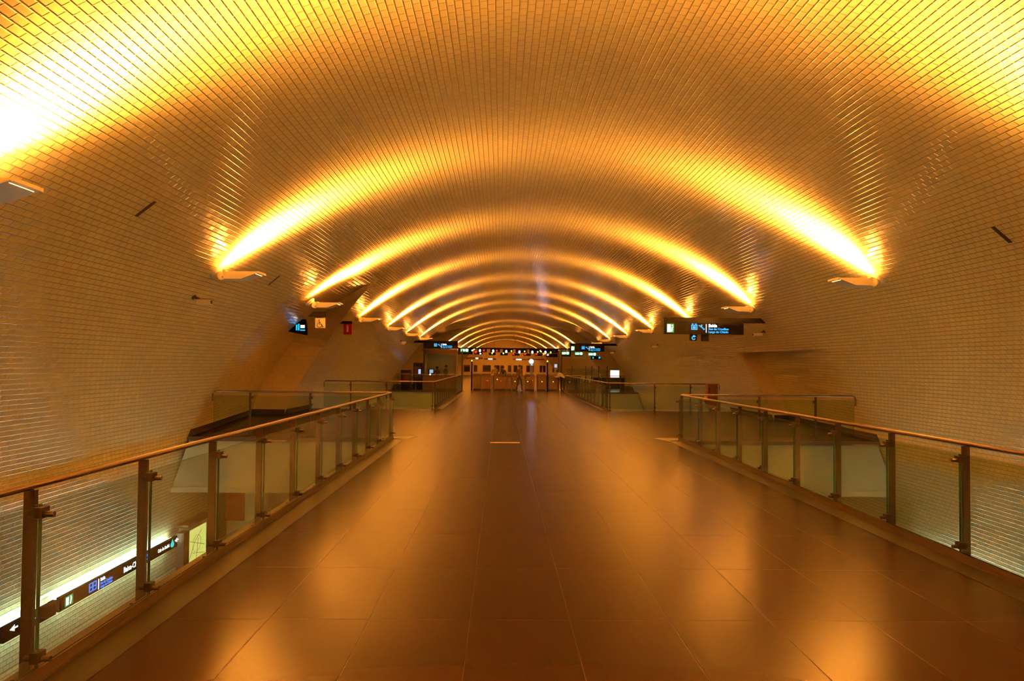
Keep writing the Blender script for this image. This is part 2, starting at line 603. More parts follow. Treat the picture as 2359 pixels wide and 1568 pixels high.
# dark border strips of the floor beside the railings and at the landing corners
bo = MB()
for x0, x1 in ((WL + 0.02, WL + 0.30), (WR - 0.30, WR - 0.02)):
    bo.box(x0, x1, Y0, LA0 - 0.2, 0.0, 0.003)
    bo.box(x0, x1, LA1 + 0.3, LB0 - 0.2, 0.0, 0.003)
bo.prism([(WL - 0.05, LA0), (WL + 0.28, LA0 - 0.1), (WL + 0.28, LA0 - 0.5), (WL + 0.55, LA0 + 0.55), (WL - 0.05, LA0 + 0.55)], 0.0, 0.0035, 'z')
bo.prism([(WR + 0.05, LA0), (WR - 0.28, LA0 - 0.1), (WR - 0.28, LA0 - 0.5), (WR - 0.55, LA0 + 0.55), (WR + 0.05, LA0 + 0.55)], 0.0, 0.0035, 'z')
struct(bo, 'trim_6', ['border'])
# inlaid pale strips
pl = MB()
pl.box(-0.22, 0.42, 16.75, 16.95, 0.0, 0.004)
struct(pl, 'trim_7', [simple('pale_inlay', (0.75, 0.5, 0.3), 0.5)], label='short pale strip let into the floor of the walkway')

# baseboards along the walls of the landing
def baseboard(side, name, ya, yb):
    mb = MB()
    ys = []
    q = ya
    while q < yb:
        ys.append(q); q += 0.5
    ys.append(yb)
    for a, b_ in zip(ys[:-1], ys[1:]):
        xa, xb = wall_x(side, a), wall_x(side, b_)
        t = -side * 0.03
        vs = [(xa + side * 0.01, a, 0), (xb + side * 0.01, b_, 0), (xb + t, b_, 0), (xa + t, a, 0)]
        top = 0.17
        k_ = -side * 0.065
        vs += [(v[0] + k_, v[1], top) for v in vs]
        mb.add(vs, [(0, 1, 2, 3), (4, 5, 6, 7), (0, 1, 5, 4), (1, 2, 6, 5), (2, 3, 7, 6), (3, 0, 4, 7)])
    return struct(mb, name, ['base'])
baseboard(-1, 'baseboard_left', LA0 + 0.02, 25.38)
baseboard(1, 'baseboard_right', LA0 + 0.02, 24.38)
mb = MB()
mb.box(wall_x(-1, 25.39), wall_x(-1, 26) + 0.03, 25.33, 25.38, 0, 0.17)
struct(mb, 'baseboard_left', ['base'])
mb = MB()
mb.box(wall_x(1, 26) - 0.03, wall_x(1, 24.39), 24.33, 24.38, 0, 0.17)
struct(mb, 'baseboard_right', ['base'])
baseboard(-1, 'baseboard_left', 25.5, LA1)
baseboard(1, 'baseboard_right', 24.5, LA1)

# lower level
pf = MB()
pf.box(XC - hw(ZPLAT), XC - 2.9, Y0, Y1, ZPLAT - 0.3, ZPLAT)
pf.box(XC + 2.9, XC + hw(ZPLAT), Y0, Y1, ZPLAT - 0.3, ZPLAT)
struct(pf, 'floor', ['platform'], label='pale stone platforms of the lower level')
tb = MB()
tb.box(XC - 2.95, XC + 2.95, Y0, Y1, ZPLAT - 1.3, ZPLAT - 1.2)
tb.box(XC - 2.95, XC - 2.9, Y0, Y1, ZPLAT - 1.3, ZPLAT - 0.3)
tb.box(XC + 2.9, XC + 2.95, Y0, Y1, ZPLAT - 1.3, ZPLAT - 0.3)
struct(tb, 'floor', ['concrete'], label='dark track bed between the platforms')

# ------------------------------------------------------------------ glass railings
def clamp_mb(p, d, inn, z, big=1.0):
    mb = MB()
    # block between post and glass + bolt sticking inwards
    c = Vector(p)
    a = c + inn * 0.02 + d * 0.0
    def obox(center, hx, hy, hz):
        vs = []
        for sz in (-1, 1):
            for sx, sy in ((-1, -1), (1, -1), (1, 1), (-1, 1)):
                q = center + d * (sx * hx) + inn * (sy * hy)
                vs.append((q.x, q.y, z + sz * hz))
        mb.add(vs, [(0, 3, 2, 1), (4, 5, 6, 7), (0, 1, 5, 4), (1, 2, 6, 5), (2, 3, 7, 6), (3, 0, 4, 7)])
    obox(c + inn * 0.055, 0.038, 0.024, 0.028)
    mb.tube([(c.x + inn.x * 0.08, c.y + inn.y * 0.08, z - 0.01), (c.x + inn.x * 0.125, c.y + inn.y * 0.125, z - 0.01)], 0.016, 8)
    return mb

def railing(label, p0, p1, posts, inn, group, ends=(0.0, 0.0), h=1.02, kerb=True, returns=(False, False)):
    p0 = Vector((p0[0], p0[1], 0)); p1 = Vector((p1[0], p1[1], 0))
    L = (p1 - p0).length
    d = (p1 - p0) / L
    inn = Vector((inn[0], inn[1], 0))
    root = thing('glass_railing', label, 'railing', (p0.x, p0.y, 0), 0, group)
    def loc(t, off=0.0, z=0.0):
        q = d * t + inn * off
        return (q.x, q.y, z)
    pts = []
    if returns[0]:
        pts += [loc(0.02, 0, h - 0.22), loc(0.02, 0, h - 0.06), loc(0.05, 0, h - 0.01)]
    pts += [loc(0.0 if not returns[0] else 0.12, 0, h)]
    pts += [loc(L if not returns[1] else L - 0.12, 0, h)]
    if returns[1]:
        pts += [loc(L - 0.05, 0, h - 0.01), loc(L - 0.02, 0, h - 0.06), loc(L - 0.02, 0, h - 0.22)]
    MB().tube(pts, 0.020, 12).build('handrail', 'rail', root)
    if kerb:
        k = MB()
        def ob(t0, t1, o0, o1, z0, z1):
            vs = []
            for z in (z0, z1):
                for t, o in ((t0, o0), (t1, o0), (t1, o1), (t0, o1)):
                    vs.append(loc(t, o, z))
            k.add(vs, [(0, 3, 2, 1), (4, 5, 6, 7), (0, 1, 5, 4), (1, 2, 6, 5), (2, 3, 7, 6), (3, 0, 4, 7)])
        ob(0, L, -0.10, 0.075, 0.001, 0.022)
        ob(0, L, 0.035, 0.065, 0.022, 0.075)
        k.build('kerb', 'kerb', root)
    for t in posts:
        q = p0 + d * t
        pb = MB()
        vs = []
        hx, hy = 0.029, 0.016
        for z in (0.0, h - 0.02):
            for sx, sy in ((-1, -1), (1, -1), (1, 1), (-1, 1)):
                # broad face looks along the run
                vs.append(loc(t + sx * hy, sy * hx, z))
        pb.add(vs, [(0, 3, 2, 1), (4, 5, 6, 7), (0, 1, 5, 4), (1, 2, 6, 5), (2, 3, 7, 6), (3, 0, 4, 7)])
        vs = []
        for z in (0.02, 0.035):
            for sx, sy in ((-1, -1), (1, -1), (1, 1), (-1, 1)):
                vs.append(loc(t + sx * 0.05, sy * 0.05, z))
        pb.add(vs, [(0, 3, 2, 1), (4, 5, 6, 7), (0, 1, 5, 4), (1, 2, 6, 5), (2, 3, 7, 6), (3, 0, 4, 7)])
        po = pb.build('post', 'steel', root)
        cl = MB()
        for zc_ in (0.885, 0.135):
            c = clamp_mb(loc(t), d, inn, zc_)
            cl = c
            cl.build('clamp', 'dsteel', po)
    # panels
    stops = [max(0.0, ends[0])] + [] 
    ts = sorted(posts)
    seq = []
    if ts and ts[0] > 0.25: seq.append((0.03, ts[0] - 0.008))
    for a, b_ in zip(ts[:-1], ts[1:]):
        seq.append((a + 0.008, b_ - 0.008))
    if ts and ts[-1] < L - 0.25: seq.append((ts[-1] + 0.008, L - 0.03))
    for a, b_ in seq:
        g = MB()
        vs = []
        for z in (0.075, 0.93):
            for t, o in ((a, 0.045), (b_, 0.045), (b_, 0.057), (a, 0.057)):
                vs.append(loc(t, o, z))
        g.add(vs, [(0, 1, 5, 4), (2, 3, 7, 6)], 0)
        g.add(vs, [(0, 3, 2, 1), (4, 5, 6, 7), (1, 2, 6, 5), (3, 0, 4, 7)], 1)
        g.build('glass_panel', ['glass', 'edge_glass'], root)
    return root

step = 1.295
RG = 'glass railings of the walkway and landings'
pl_posts = [4.16 + step * k - (-1.02) for k in range(-4, 10)] + [LA0 - 0.07 + 1.02]
railing('long glass railing on the left of the near walkway', (WL, -1.02), (WL, LA0), pl_posts, (1, 0), RG)
pr_posts = [6.82 + step * k + 0.95 for k in range(-6, 8)] + [LA0 - 0.02 + 0.95]
railing('long glass railing on the right of the near walkway', (WR, -0.95), (WR, LA0), pr_posts, (-1, 0), RG)
xl = XC - hw(1.0) + 0.03
xr = XC + hw(1.0) - 0.03
railing('glass railing on the near edge of the landing, left, ending at the wall', (xl, LA0 + 0.1), (WL - 0.03, LA0 + 0.1), [-5.64 - xl, -4.29 - xl], (0, 1), RG, returns=(True, False), kerb=False)
railing('glass railing on the near edge of the landing, right, ending at the wall', (WR + 0.03, LA0 + 0.1), (xr, LA0 + 0.1), [5.88 - WR - 0.03, 7.17 - WR - 0.03], (0, 1), RG, returns=(False, True), kerb=False)
railing('glass railing on the far edge of the landing, left of the far walkway', (xl, LA1 - 0.1), (WL, LA1 - 0.1), [-5.5 - xl, -4.19 - xl, WL - xl - 0.04], (0, -1), RG, returns=(True, False), kerb=False)
railing('glass railing on the far edge of the landing, right of the far walkway', (WR - 0.08, LA1 - 0.1), (xr, LA1 - 0.1), [0.02, 5.68 - WR + 0.08, 7.0 - WR + 0.08], (0, -1), RG, returns=(False, True), kerb=False)
fp = [0.45 + 1.3 * k for k in range(15)]
railing('glass railing on the left of the far walkway before the gates', (WL, LA1), (WL, 48.4), fp, (1, 0), RG)
railing('glass railing on the right of the far walkway before the gates', (WR - 0.08, LA1), (WR - 0.08, 48.4), fp, (-1, 0), RG)
railing('glass railing on the edge of the gate hall below the kiosk', (xl, LB0 + 0.1), (WL, LB0 + 0.1), [1.2, 2.6, 3.9], (0, 1), RG, kerb=False)
railing('glass railing on the edge of the gate hall on the right', (WR, LB0 + 0.1), (xr, LB0 + 0.1), [0.9, 2.2, 3.4], (0, 1), RG, kerb=False)

# ------------------------------------------------------------------ wall floodlights
def flood_light_data(side):
    l = bpy.data.lights.new('flood_left' if side < 0 else 'flood_right', 'POINT')
    l.color = LAMP_COL
    l.energy = LAMP_W
    l.shadow_soft_size = 0.05
    l.use_nodes = True
    nt = l.node_tree
    em = nt.nodes['Emission']
    geo = nt.nodes.new('ShaderNodeNewGeometry')
    sp = nt.nodes.new('ShaderNodeSeparateXYZ')
    nt.links.new(geo.outputs['Incoming'], sp.inputs[0])
    # reflector optics: a fan, narrow along the tunnel, broad across it
    ny = math_node(nt, 'DIVIDE', sp.outputs[1], 0.33)
    fan = math_node(nt, 'POWER', math_node(nt, 'ADD', math_node(nt, 'MULTIPLY', ny, ny), 1.0), -1.3)
    inw = math_node(nt, 'MULTIPLY', sp.outputs[0], -side)
    # aim about 35 degrees above horizontal, inwards
    aim = math_node(nt, 'ADD', math_node(nt, 'MULTIPLY', inw, 0.34), math_node(nt, 'MULTIPLY', sp.outputs[2], 0.94))
    aim = math_node(nt, 'MAXIMUM', aim, 0.0)
    lobe = math_node(nt, 'POWER', aim, 10.0)
    up = math_node(nt, 'MAXIMUM', sp.outputs[2], 0.0)
    base = math_node(nt, 'MULTIPLY', math_node(nt, 'POWER', up, 1.5), 0.08)
    ny2 = math_node(nt, 'DIVIDE', sp.outputs[1], 0.50)
    fan2 = math_node(nt, 'POWER', math_node(nt, 'ADD', math_node(nt, 'MULTIPLY', ny2, ny2), 1.0), -2.0)
    tot = math_node(nt, 'ADD', math_node(nt, 'MULTIPLY', lobe, math_node(nt, 'ADD', fan, 0.42)), math_node(nt, 'MULTIPLY', base, fan2))
    gate = math_node(nt, 'GREATER_THAN', sp.outputs[2], -0.02)
    tot = math_node(nt, 'MULTIPLY', tot, gate)
    nt.links.new(tot, em.inputs['Strength'])
    return l
FLD = {-1: flood_light_data(-1), 1: flood_light_data(1)}

def make_flood(side):
    # local frame: origin at the wall mount, +x inward for left (mirrored for right)
    s = -side
    root = thing('wall_floodlight', 'x', 'wall light', group='cream floodlights along the vault')
    m = MB()
    nx, nz = s * 0.67, -0.74
    m.disc((-s * 0.02, 0, 0.03), (nx, 0, nz), 0.13, 0.035, 28)
    m.disc((s * 0.0, 0, 0.005), (nx, 0, nz), 0.10, 0.05, 24)
    m.build('wall_plate', 'cream', root)
    k = MB()
    k.disc((s * 0.135, -0.10, -0.06), (0, 1, 0), 0.078, 0.20, 24)
    k.tube([(s * 0.03, 0, -0.02), (s * 0.13, 0, -0.06)], 0.06, 16)
    kn = k.build('swivel_joint', 'cream', root)
    MB().disc((s * 0.150, -0.105, -0.085), (0, 1, 0), 0.012, 0.012, 12).build('bolt', 'ink', kn)
    hsg = MB()
    top, bot = 0.0, -0.125
    t = 0.012
    prof = [(0.19, top), (0.19, bot), (0.48, bot), (0.76, top - 0.018), (0.76, top)]
    for ya in (-0.21, 0.21 - t):
        hsg.prism([(s * a, b_) for a, b_ in prof], ya, ya + t, 'y')
    hsg.box(min(s * 0.19, s * 0.2), max(s * 0.19, s * 0.2), -0.21 + t, 0.21 - t, bot, top)
    hsg.prism([(s * 0.19, bot), (s * 0.48, bot), (s * 0.48, bot + t), (s * 0.19, bot + t)], -0.2, 0.2, 'y')
    hsg.prism([(s * 0.48, bot), (s * 0.76, top - 0.018), (s * 0.76, top - 0.006), (s * 0.48, bot + t)], -0.2, 0.2, 'y')
    hsg.box(min(s * 0.755, s * 0.78), max(s * 0.755, s * 0.78), -0.21, 0.21, top - 0.028, top + 0.004)
    hsg.box(min(s * 0.19, s * 0.24), max(s * 0.19, s * 0.24), -0.22, 0.22, top - 0.004, top + 0.012)
    hsg.build('housing', 'cream', root)
    ln = MB()
    ln.box(min(s * 0.25, s * 0.72), max(s * 0.25, s * 0.72), -0.17, 0.17, top - 0.035, top - 0.03)
    ln.build('lens', 'e_flood', root)
    lo = bpy.data.objects.new('lamp_beam', FLD[side])
    COL.objects.link(lo)
    lo.parent = root
    lo.location = (s * 0.42, 0, 0.055)
    return root

ordinals = ['nearest', 'second', 'third', 'fourth', 'fifth', 'sixth', 'seventh', 'eighth', 'ninth', 'tenth', 'eleventh', 'twelfth', 'thirteenth', 'fourteenth', 'fifteenth', 'sixteenth', 'seventeenth']
ZL = 3.18
for side, nm in ((-1, 'left'), (1, 'right')):
    proto = make_flood(side)
    first = True
    for k in [-3, -2, -1, 0, 1, 2, 3, 4, 5, 6, 7, 9, 10, 11, 12, 13]:
        yk = 6.65 + 6.5 * k if k < 10 else (74.5, 86.0, 98.0, 115.0)[k - 10]
        o = proto if first else copy_tree(proto)
        first = False
        zl = ZL + (0.0 if k >= 0 else 0)
        xx = XC + side * (hw(zl) - 0.015)
        if 51 < yk < 53:
            xx += side * (recess(side, yk, zl) - 0.01)
        o.location = (xx, yk, zl)
        if k < 0 or (k == 0 and side > 0):
            o['label'] = 'cream wall floodlight on the %s side of the vault, %s one behind the viewer' % (nm, ordinals[-k - 1]) if k < 0 else 'cream wall floodlight just outside the frame on the right of the vault'
        else:
            o['label'] = 'cream wall floodlight throwing light up the vault, %s on the %s side' % (ordinals[(k if side < 0 else k - 1) - (1 if k > 8 else 0)], nm)

# ------------------------------------------------------------------ dark slots in the vault
def slot(px, z, y, side, label):
    th = math.asin((z - ZC) / R)
    mb = MB()
    c, s_ = math.cos(th), math.sin(th)
    pts = []
    for a in (-0.02, 0.02):
        pass
    vs = []
    for rr in (R - 0.004, R + 0.02):
        for (dt, dy) in ((-0.15, -0.035), (0.15, -0.035), (0.15, 0.035), (-0.15, 0.035)):
            t = th + dt / R
            vs.append((XC + side * rr * math.cos(t), y + dy, ZC + rr * math.sin(t)))
    mb.add(vs, [(0, 1, 2, 3), (4, 5, 6, 7), (0, 1, 5, 4), (1, 2, 6, 5), (2, 3, 7, 6), (3, 0, 4, 7)])
    o = mb.build('vent_slot', 'base')
    tag(o, label, 'vent', 'narrow dark slots in the vault tiles')
slot(0, 3.55, 9.6, -1, 'short dark slot in the vault tiles before the second left floodlight')
slot(0, 3.35, 15.9, -1, 'short dark slot in the vault tiles between the second and third left floodlights')
slot(0, 3.35, 9.6, 1, 'short dark slot in the vault tiles near the right edge of the photo')

# ------------------------------------------------------------------ security cameras
def wall_spot(side, z):
    return XC + side * hw(z)
def make_cctv(side, z, y, label, sc_=1.0, double=False):
    s = -side
    root = thing('security_camera', label, 'security camera', (wall_spot(side, z), y, z), 0, 'cameras on the vault walls')
    m = MB()
    m.disc((0, 0, 0), (s * 0.8, 0, -0.6), 0.045, 0.03, 16)
    m.tube([(0, 0, 0), (s * 0.09, 0, -0.03), (s * 0.11, 0, -0.05)], 0.018, 8)
    m.build('bracket', 'dsteel', root)
    b = MB()
    b.bbox(min(s * 0.07, s * 0.30), max(s * 0.07, s * 0.30), -0.06, 0.06, -0.13, -0.045, 0.01)
    bo_ = b.build('camera_body', 'cream', root)
    h = MB()
    h.box(min(s * 0.05, s * 0.32), max(s * 0.05, s * 0.32), -0.07, 0.07, -0.045, -0.035)
    h.build('sunshield', 'brown', root)
    MB().disc((s * 0.30, 0, -0.088), (s, 0, 0), 0.03, 0.012, 16).build('lens', 'ink', bo_)
    if double:
        b = MB()
        b.bbox(min(s * 0.02, s * 0.22), max(s * 0.02, s * 0.22), 0.12, 0.24, -0.19, -0.10, 0.01)
        b.tube([(0, 0, 0), (s * 0.1, 0.16, -0.11)], 0.015, 8)
        b.build('second_body', 'cream', root)
    return root
make_cctv(-1, 2.78, 13.3, 'small security camera on the left wall below the second left floodlight')
make_cctv(1, 2.62, 20.6, 'small security camera on the right wall just right of the hanging exit sign')
make_cctv(1, 2.62, 34.5, 'small security camera on the right wall below and left of the exit sign')
make_cctv(-1, 2.85, 40.0, 'pair of security cameras on the left wall near the far exit sign', double=True)
make_cctv(1, 2.55, 48.2, 'small security camera on the right wall beside the far right exit sign')

# ------------------------------------------------------------------ pictograms
def picto_exit(parent, x, y, z, w_, h_, facing='front', mirror=False):
    """green emergency exit panel with a white running figure"""
    def P(u, v, dep):   # u,v in 0..1
        return (x + u * w_, y - dep, z + v * h_)
    mb = MB()
    mb.add([P(0, 0, 0), P(1, 0, 0), P(1, 1, 0), P(0, 1, 0), P(0, 0, .004), P(1, 0, .004), P(1, 1, .004), P(0, 1, .004)],
           [(0, 3, 2, 1), (4, 5, 6, 7), (0, 1, 5, 4), (1, 2, 6, 5), (2, 3, 7, 6), (3, 0, 4, 7)])
    g = mb.build('exit_panel', 'e_green', parent)
    m2 = MB()
    def poly(pts):
        n = len(pts)
        vs = [P(u, v, .004) for u, v in pts] + [P(u, v, .007) for u, v in pts]
        fs = [list(range(n - 1, -1, -1)), list(range(n, 2 * n))]
        for i in range(n):
            j = (i + 1) % n
            fs.append((i, j, j + n, i + n))
        m2.add(vs, fs)
    poly([(.08, .08), (.55, .08), (.55, .92), (.08, .92)])       # doorway
    poly([(.66, .50), (.92, .60), (.92, .66), (.66, .58)])
    poly([(.72, .74), (.84, .74), (.84, .88), (.72, .88)])
    poly([(.62, .12), (.74, .12), (.84, .44), (.70, .5)])
    m2.build('running_figure', 'e_white', g)
    return g

def picto_box(parent, x, y, z, s, mat='e_cyan', kind='lift'):
    mb = MB()
    def bx(u0, u1, v0, v1):
        mb.box(x + u0 * s, x + u1 * s, y - .006, y, z + v0 * s, z + v1 * s)
    if kind == 'lift':
        bx(0, 1, 0, .12); bx(0, 1, .66, .78); bx(0, .12, .12, .66); bx(.88, 1, .12, .66)
        bx(.25, .42, .2, .55); bx(.58, .75, .2, .55); bx(.1, .35, .84, 1.0); bx(.6, .9, .84, 1.0)
        bx(.46, .54, .12, .66)
        nm = 'lift_symbol'
    elif kind == 'escalator':
        for i in range(4):
            bx(.08 + .2 * i, .34 + .2 * i, .62 - .16 * i, .76 - .16 * i)
        bx(.0, .2, .62, .76); bx(.72, 1.0, .05, .2); bx(.45, .58, .55, .9)
        nm = 'escalator_symbol'
    return mb.build(nm, mat, parent)

def hanging_sign(side, y, x0, x1, z0, z1, xwall_z, label, near=True):
    root = thing('exit_sign', label, 'sign', (x0, y, z0), 0, 'black hanging exit signs')
    W = x1 - x0; H = z1 - z0
    b = MB().bbox(0, W, 0, 0.14, 0, H, 0.006).build('sign_box', 'black', root)
    a = MB()
    armz0, armz1 = H + 0.0, H + 0.125
    xw_ = (XC + side * hw(z0 + armz0)) - x0
    xt = (XC + side * hw(z0 + armz1)) - x0
    if side > 0:
        a.prism([(0, armz0), (xw_, armz0), (xt, armz1), (0, armz1)], 0.0, 0.15, 'y')
    else:
        a.prism([(W, armz0), (W, armz1), (xt, armz1), (xw_, armz0)], 0.0, 0.15, 'y')
    a.build('support_arm', 'black', root)
    t0 = W * 0.0
    if near or side > 0:
        picto_exit(root, W * 0.025 + 0.0, -0.001, H * 0.12, H * 0.62, H * 0.76)
    u = W * (0.335 if side > 0 else 0.31)
    s = H * 0.52
    picto_box(root, u, 0, H * 0.38, s, 'e_cyan', 'lift')
    picto_box(root, u + s * 1.22, 0, H * 0.36, s, 'e_cyan', 'escalator')
    MB().box(u + s * 2.42, u + s * 2.53, -0.006, 0, H * 0.14, H * 0.86).build('divider', 'e_white', root)
    tx = u + s * 2.85
    text_mesh('lettering', 'Saída', H * 0.36, 'e_white', root, (tx, -0.001, H * 0.62), FRONT, 0.003)
    text_mesh('lettering', 'Rua do Crucifixo', H * 0.25, 'e_cyan', root, (tx, -0.001, H * 0.37), FRONT, 0.002)
    text_mesh('lettering', 'Largo do Chiado', H * 0.25, 'e_cyan', root, (tx, -0.001, H * 0.12), FRONT, 0.002)
    return root

sgn = hanging_sign(1, 20.0, 4.20, 6.24, 2.50, 2.80, 2.9, 'long black exit sign with blue lettering hanging over the landing on the right')
hanging_sign(-1, 45.5, -4.52, -2.52, 2.57, 2.90, 2.9, 'black exit sign with blue lettering hanging on the left before the gates', near=False)
hanging_sign(1, 45.5, 4.03, 6.03, 2.48, 2.82, 2.9, 'black exit sign with blue lettering hanging on the right before the gates', near=False)

# two small boxes below the near sign
c1 = thing('direction_sign', 'small black box with a blue arrow ring hanging under the near exit sign', 'sign', (4.86, 20.02, 2.33), 0, 'small boxes under the near exit sign')
MB().bbox(0, 0.185, 0, 0.1, 0, 0.165, 0.005).build('sign_box', 'black', c1)
rg = MB()
pts = []
for i in range(22):
    t = math.radians(60 + i * 13)
    pts.append((0.09 + 0.042 * math.cos(t), -0.004, 0.075 + 0.042 * math.sin(t)))
rg.tube(pts, 0.011, 8)
rg.prism([(0.085, 0.155), (0.085, 0.085), (0.15, 0.11)], -0.008, 0.0, 'y')
rg.build('arrow_symbol', 'e_cyan', c1)
c2 = thing('direction_sign', 'small blank black box hanging under the near exit sign', 'sign', (5.16, 20.02, 2.325), 0, 'small boxes under the near exit sign')
MB().bbox(0, 0.185, 0, 0.1, 0, 0.17, 0.005).build('sign_box', 'black', c2)

# wheelchair symbol
def wheelchair(parent, x, y, z, s, mat='ink'):
    mb = MB()
    pts = []
    for i in range(18):
        t = math.radians(120 + i * 14.5)
        pts.append((x + 0.46 * s + 0.24 * s * math.cos(t), y, z + 0.30 * s + 0.24 * s * math.sin(t)))
    mb.tube(pts, 0.028 * s, 8)
    mb.ball((x + 0.42 * s, y, z + 0.84 * s), 0.065 * s, n=10)
    mb.tube([(x + 0.42 * s, y, z + 0.74 * s), (x + 0.44 * s, y, z + 0.42 * s), (x + 0.68 * s, y, z + 0.40 * s), (x + 0.78 * s, y, z + 0.14 * s), (x + 0.88 * s, y, z + 0.16 * s)], 0.034 * s, 8)
    mb.tube([(x + 0.43 * s, y, z + 0.58 * s), (x + 0.62 * s, y, z + 0.57 * s)], 0.026 * s, 8)
    return mb.build('wheelchair_symbol', mat, parent)

ws = thing('lift_access_sign', 'white square sign with a black wheelchair symbol hanging on the left', 'sign', (-4.92, 20.7, 2.60), 0)
MB().box(0, 0.265, 0, 0.03, 0, 0.26).build('sign_plate', 'white', ws)
wheelchair(ws, 0.0, -0.002, 0.0, 0.25)
zz = 0.30
MB().prism([(0.255, zz), (0.255, zz + 0.13), (XC - hw(2.6 + zz + .13) + 4.92, zz + 0.13), (XC - hw(2.6 + zz) + 4.92, zz)], 0.0, 0.12, 'y').build('support_bracket', 'black', ws)
MB().box(0.03, 0.05, 0.01, 0.03, 0.26, 0.31).box(0.21, 0.23, 0.01, 0.03, 0.26, 0.31).build('hanger', 'dsteel', ws)

# dark panel with blue symbols in the recess
bs = thing('lift_sign', 'dark slanted panel with blue and white symbols in the left recess', 'sign', (-5.62, 22.6, 2.47), 0)
MB().prism([(-0.52, 0.10), (0.02, 0.0), (0.02, 0.18), (-0.03, 0.46), (-0.16, 0.46)], 0, 0.10, 'y').build('sign_box', 'black', bs)
q = MB()
q.box(-0.30, -0.26, -0.006, 0, 0.14, 0.30).box(-0.24, -0.20, -0.006, 0, 0.14, 0.33).box(-0.18, -0.04, -0.006, 0, 0.13, 0.16)
q.build('lift_symbol', 'e_cyan', bs)
MB().box(-0.17, -0.05, -0.006, 0, 0.21, 0.29).build('figure_symbol', 'e_white', bs)

# red sign
rs = thing('fire_sign', 'small red hanging sign with a pale arrow symbol on the left wall', 'sign', (-4.98, 24.7, 2.58), 0)
MB().bbox(0, 0.26, 0, 0.10, 0, 0.34, 0.006).build('sign_box', 'red', rs)
q = MB()
q.prism([(0.10, 0.08), (0.16, 0.08), (0.16, 0.24), (0.13, 0.28), (0.10, 0.24)], -0.004, 0, 'y')
q.prism([(0.07, 0.25), (0.13, 0.29), (0.19, 0.25), (0.13, 0.31)], -0.004, 0, 'y')
q.build('extinguisher_symbol', simple('pale_symbol', (0.8, 0.55, 0.35), 0.5), rs)
MB().prism([(0.26, 0.34), (0.26, 0.42), (XC - hw(3.0) + 4.98, 0.42), (XC - hw(2.92) + 4.98, 0.34)], 0.0, 0.12, 'y').build('support_bracket', 'black', rs)

# ------------------------------------------------------------------ platform signs with tubes behind
def wall_sign_strip(side, ya, yb, z, label, texts, hgt=0.24, group=None, tube=True, tm='e_tube'):
    # box standing off the wall, fluorescent tube behind it
    xw_ = XC + side * hw(z)
    root = thing('platform_sign', label, 'sign', (xw_ - side * 0.0, ya, z), 0, group or 'backlit sign strips on the platform walls')
    s = -side
    L = yb - ya
    a, b_ = sorted((s * 0.17, s * 0.23))
    MB().box(a, b_, 0, L, -hgt / 2, hgt / 2).build('sign_box', 'black', root)
    if tube:
        MB().tube([(s * 0.115, 0.05, 0.075), (s * 0.115, L - 0.05, 0.075)], 0.016, 10).build('fluorescent_tube', tm, root)
        MB().tube([(s * 0.115, 0.05, -0.075), (s * 0.115, L - 0.05, -0.075)], 0.016, 10).build('fluorescent_tube', tm, root)
    br = MB()
    t = 0.3
    while t < L:
        br.box(min(0, s * 0.17), max(0, s * 0.17), t, t + 0.03, -0.02, 0.02)
        t += 1.5
    br.build('standoff', 'grey', root)
    for (kind, pos, txt, size, mat, dz) in texts:
        fx = s * 0.231
        if kind == 'text':
            text_mesh('lettering', txt, size, mat, root, (fx, pos, dz), LEFTW, 0.003)
        elif kind == 'box':
            w_, h_ = size
            aa, bb = sorted((fx, fx + s * 0.006))
            MB().box(aa, bb, pos, pos + w_, dz, dz + h_).build(txt, mat, root)
        elif kind == 'exit':
            g = MB().box(min(fx, fx + s * .005), max(fx, fx + s * .005), pos, pos + 0.25, dz, dz + 0.17).build('exit_panel', 'e_green', root)
            f2 = fx + s * 0.005
            m2 = MB()
            aa, bb = sorted((f2, f2 + s * 0.004))
            m2.box(aa, bb, pos + .03, pos + .11, dz + .02, dz + .15)
            m2.prism([(pos + .15, dz + .02), (pos + .18, dz + .02), (pos + .21, dz + .12), (pos + .17, dz + .12)], aa, bb, 'x')
            m2.prism([(pos + .16, dz + .13), (pos + .19, dz + .13), (pos + .19, dz + .155), (pos + .16, dz + .155)], aa, bb, 'x')
            m2.build('running_figure', 'e_white', g)
        elif kind == 'frame':
            m2 = MB()
            aa, bb = sorted((fx, fx + s * 0.005))
            w_, h_ = size
            m2.box(aa, bb, pos, pos + w_, dz, dz + .02).box(aa, bb, pos, pos + w_, dz + h_ - .02, dz + h_)
            m2.box(aa, bb, pos, pos + .03, dz, dz + h_).box(aa, bb, pos + w_ - .03, pos + w_, dz, dz + h_)
            m2.box(aa, bb, pos + w_ / 2 - .015, pos + w_ / 2 + .015, dz, dz + h_).box(aa, bb, pos, pos + w_, dz + h_ / 2 - .01, dz + h_ / 2 + .01)
            m2.build(txt, mat, root)
        elif kind == 'drop':
            m2 = MB()
            aa, bb = sorted((fx, fx + s * 0.005))
            pp = []
            for i in range(16):
                t_ = math.radians(-240 + i * 20)
                pp.append((pos + .09 * math.cos(t_), dz + .06 * math.sin(t_)))
            pp.append((pos, dz + .12))
            m2.prism(pp, aa, bb, 'x')
            m2.build(txt, mat, root)
        elif kind == 'arrow':
            m2 = MB()
            aa, bb = sorted((fx, fx + s * 0.005))
            m2.prism([(pos, dz), (pos + .12, dz + .05), (pos + .12, dz - .05)], aa, bb, 'x')
            m2.box(aa, bb, pos + .1, pos + .2, dz - .012, dz + .012)
            m2.build('arrow_symbol', mat, root)
    return root

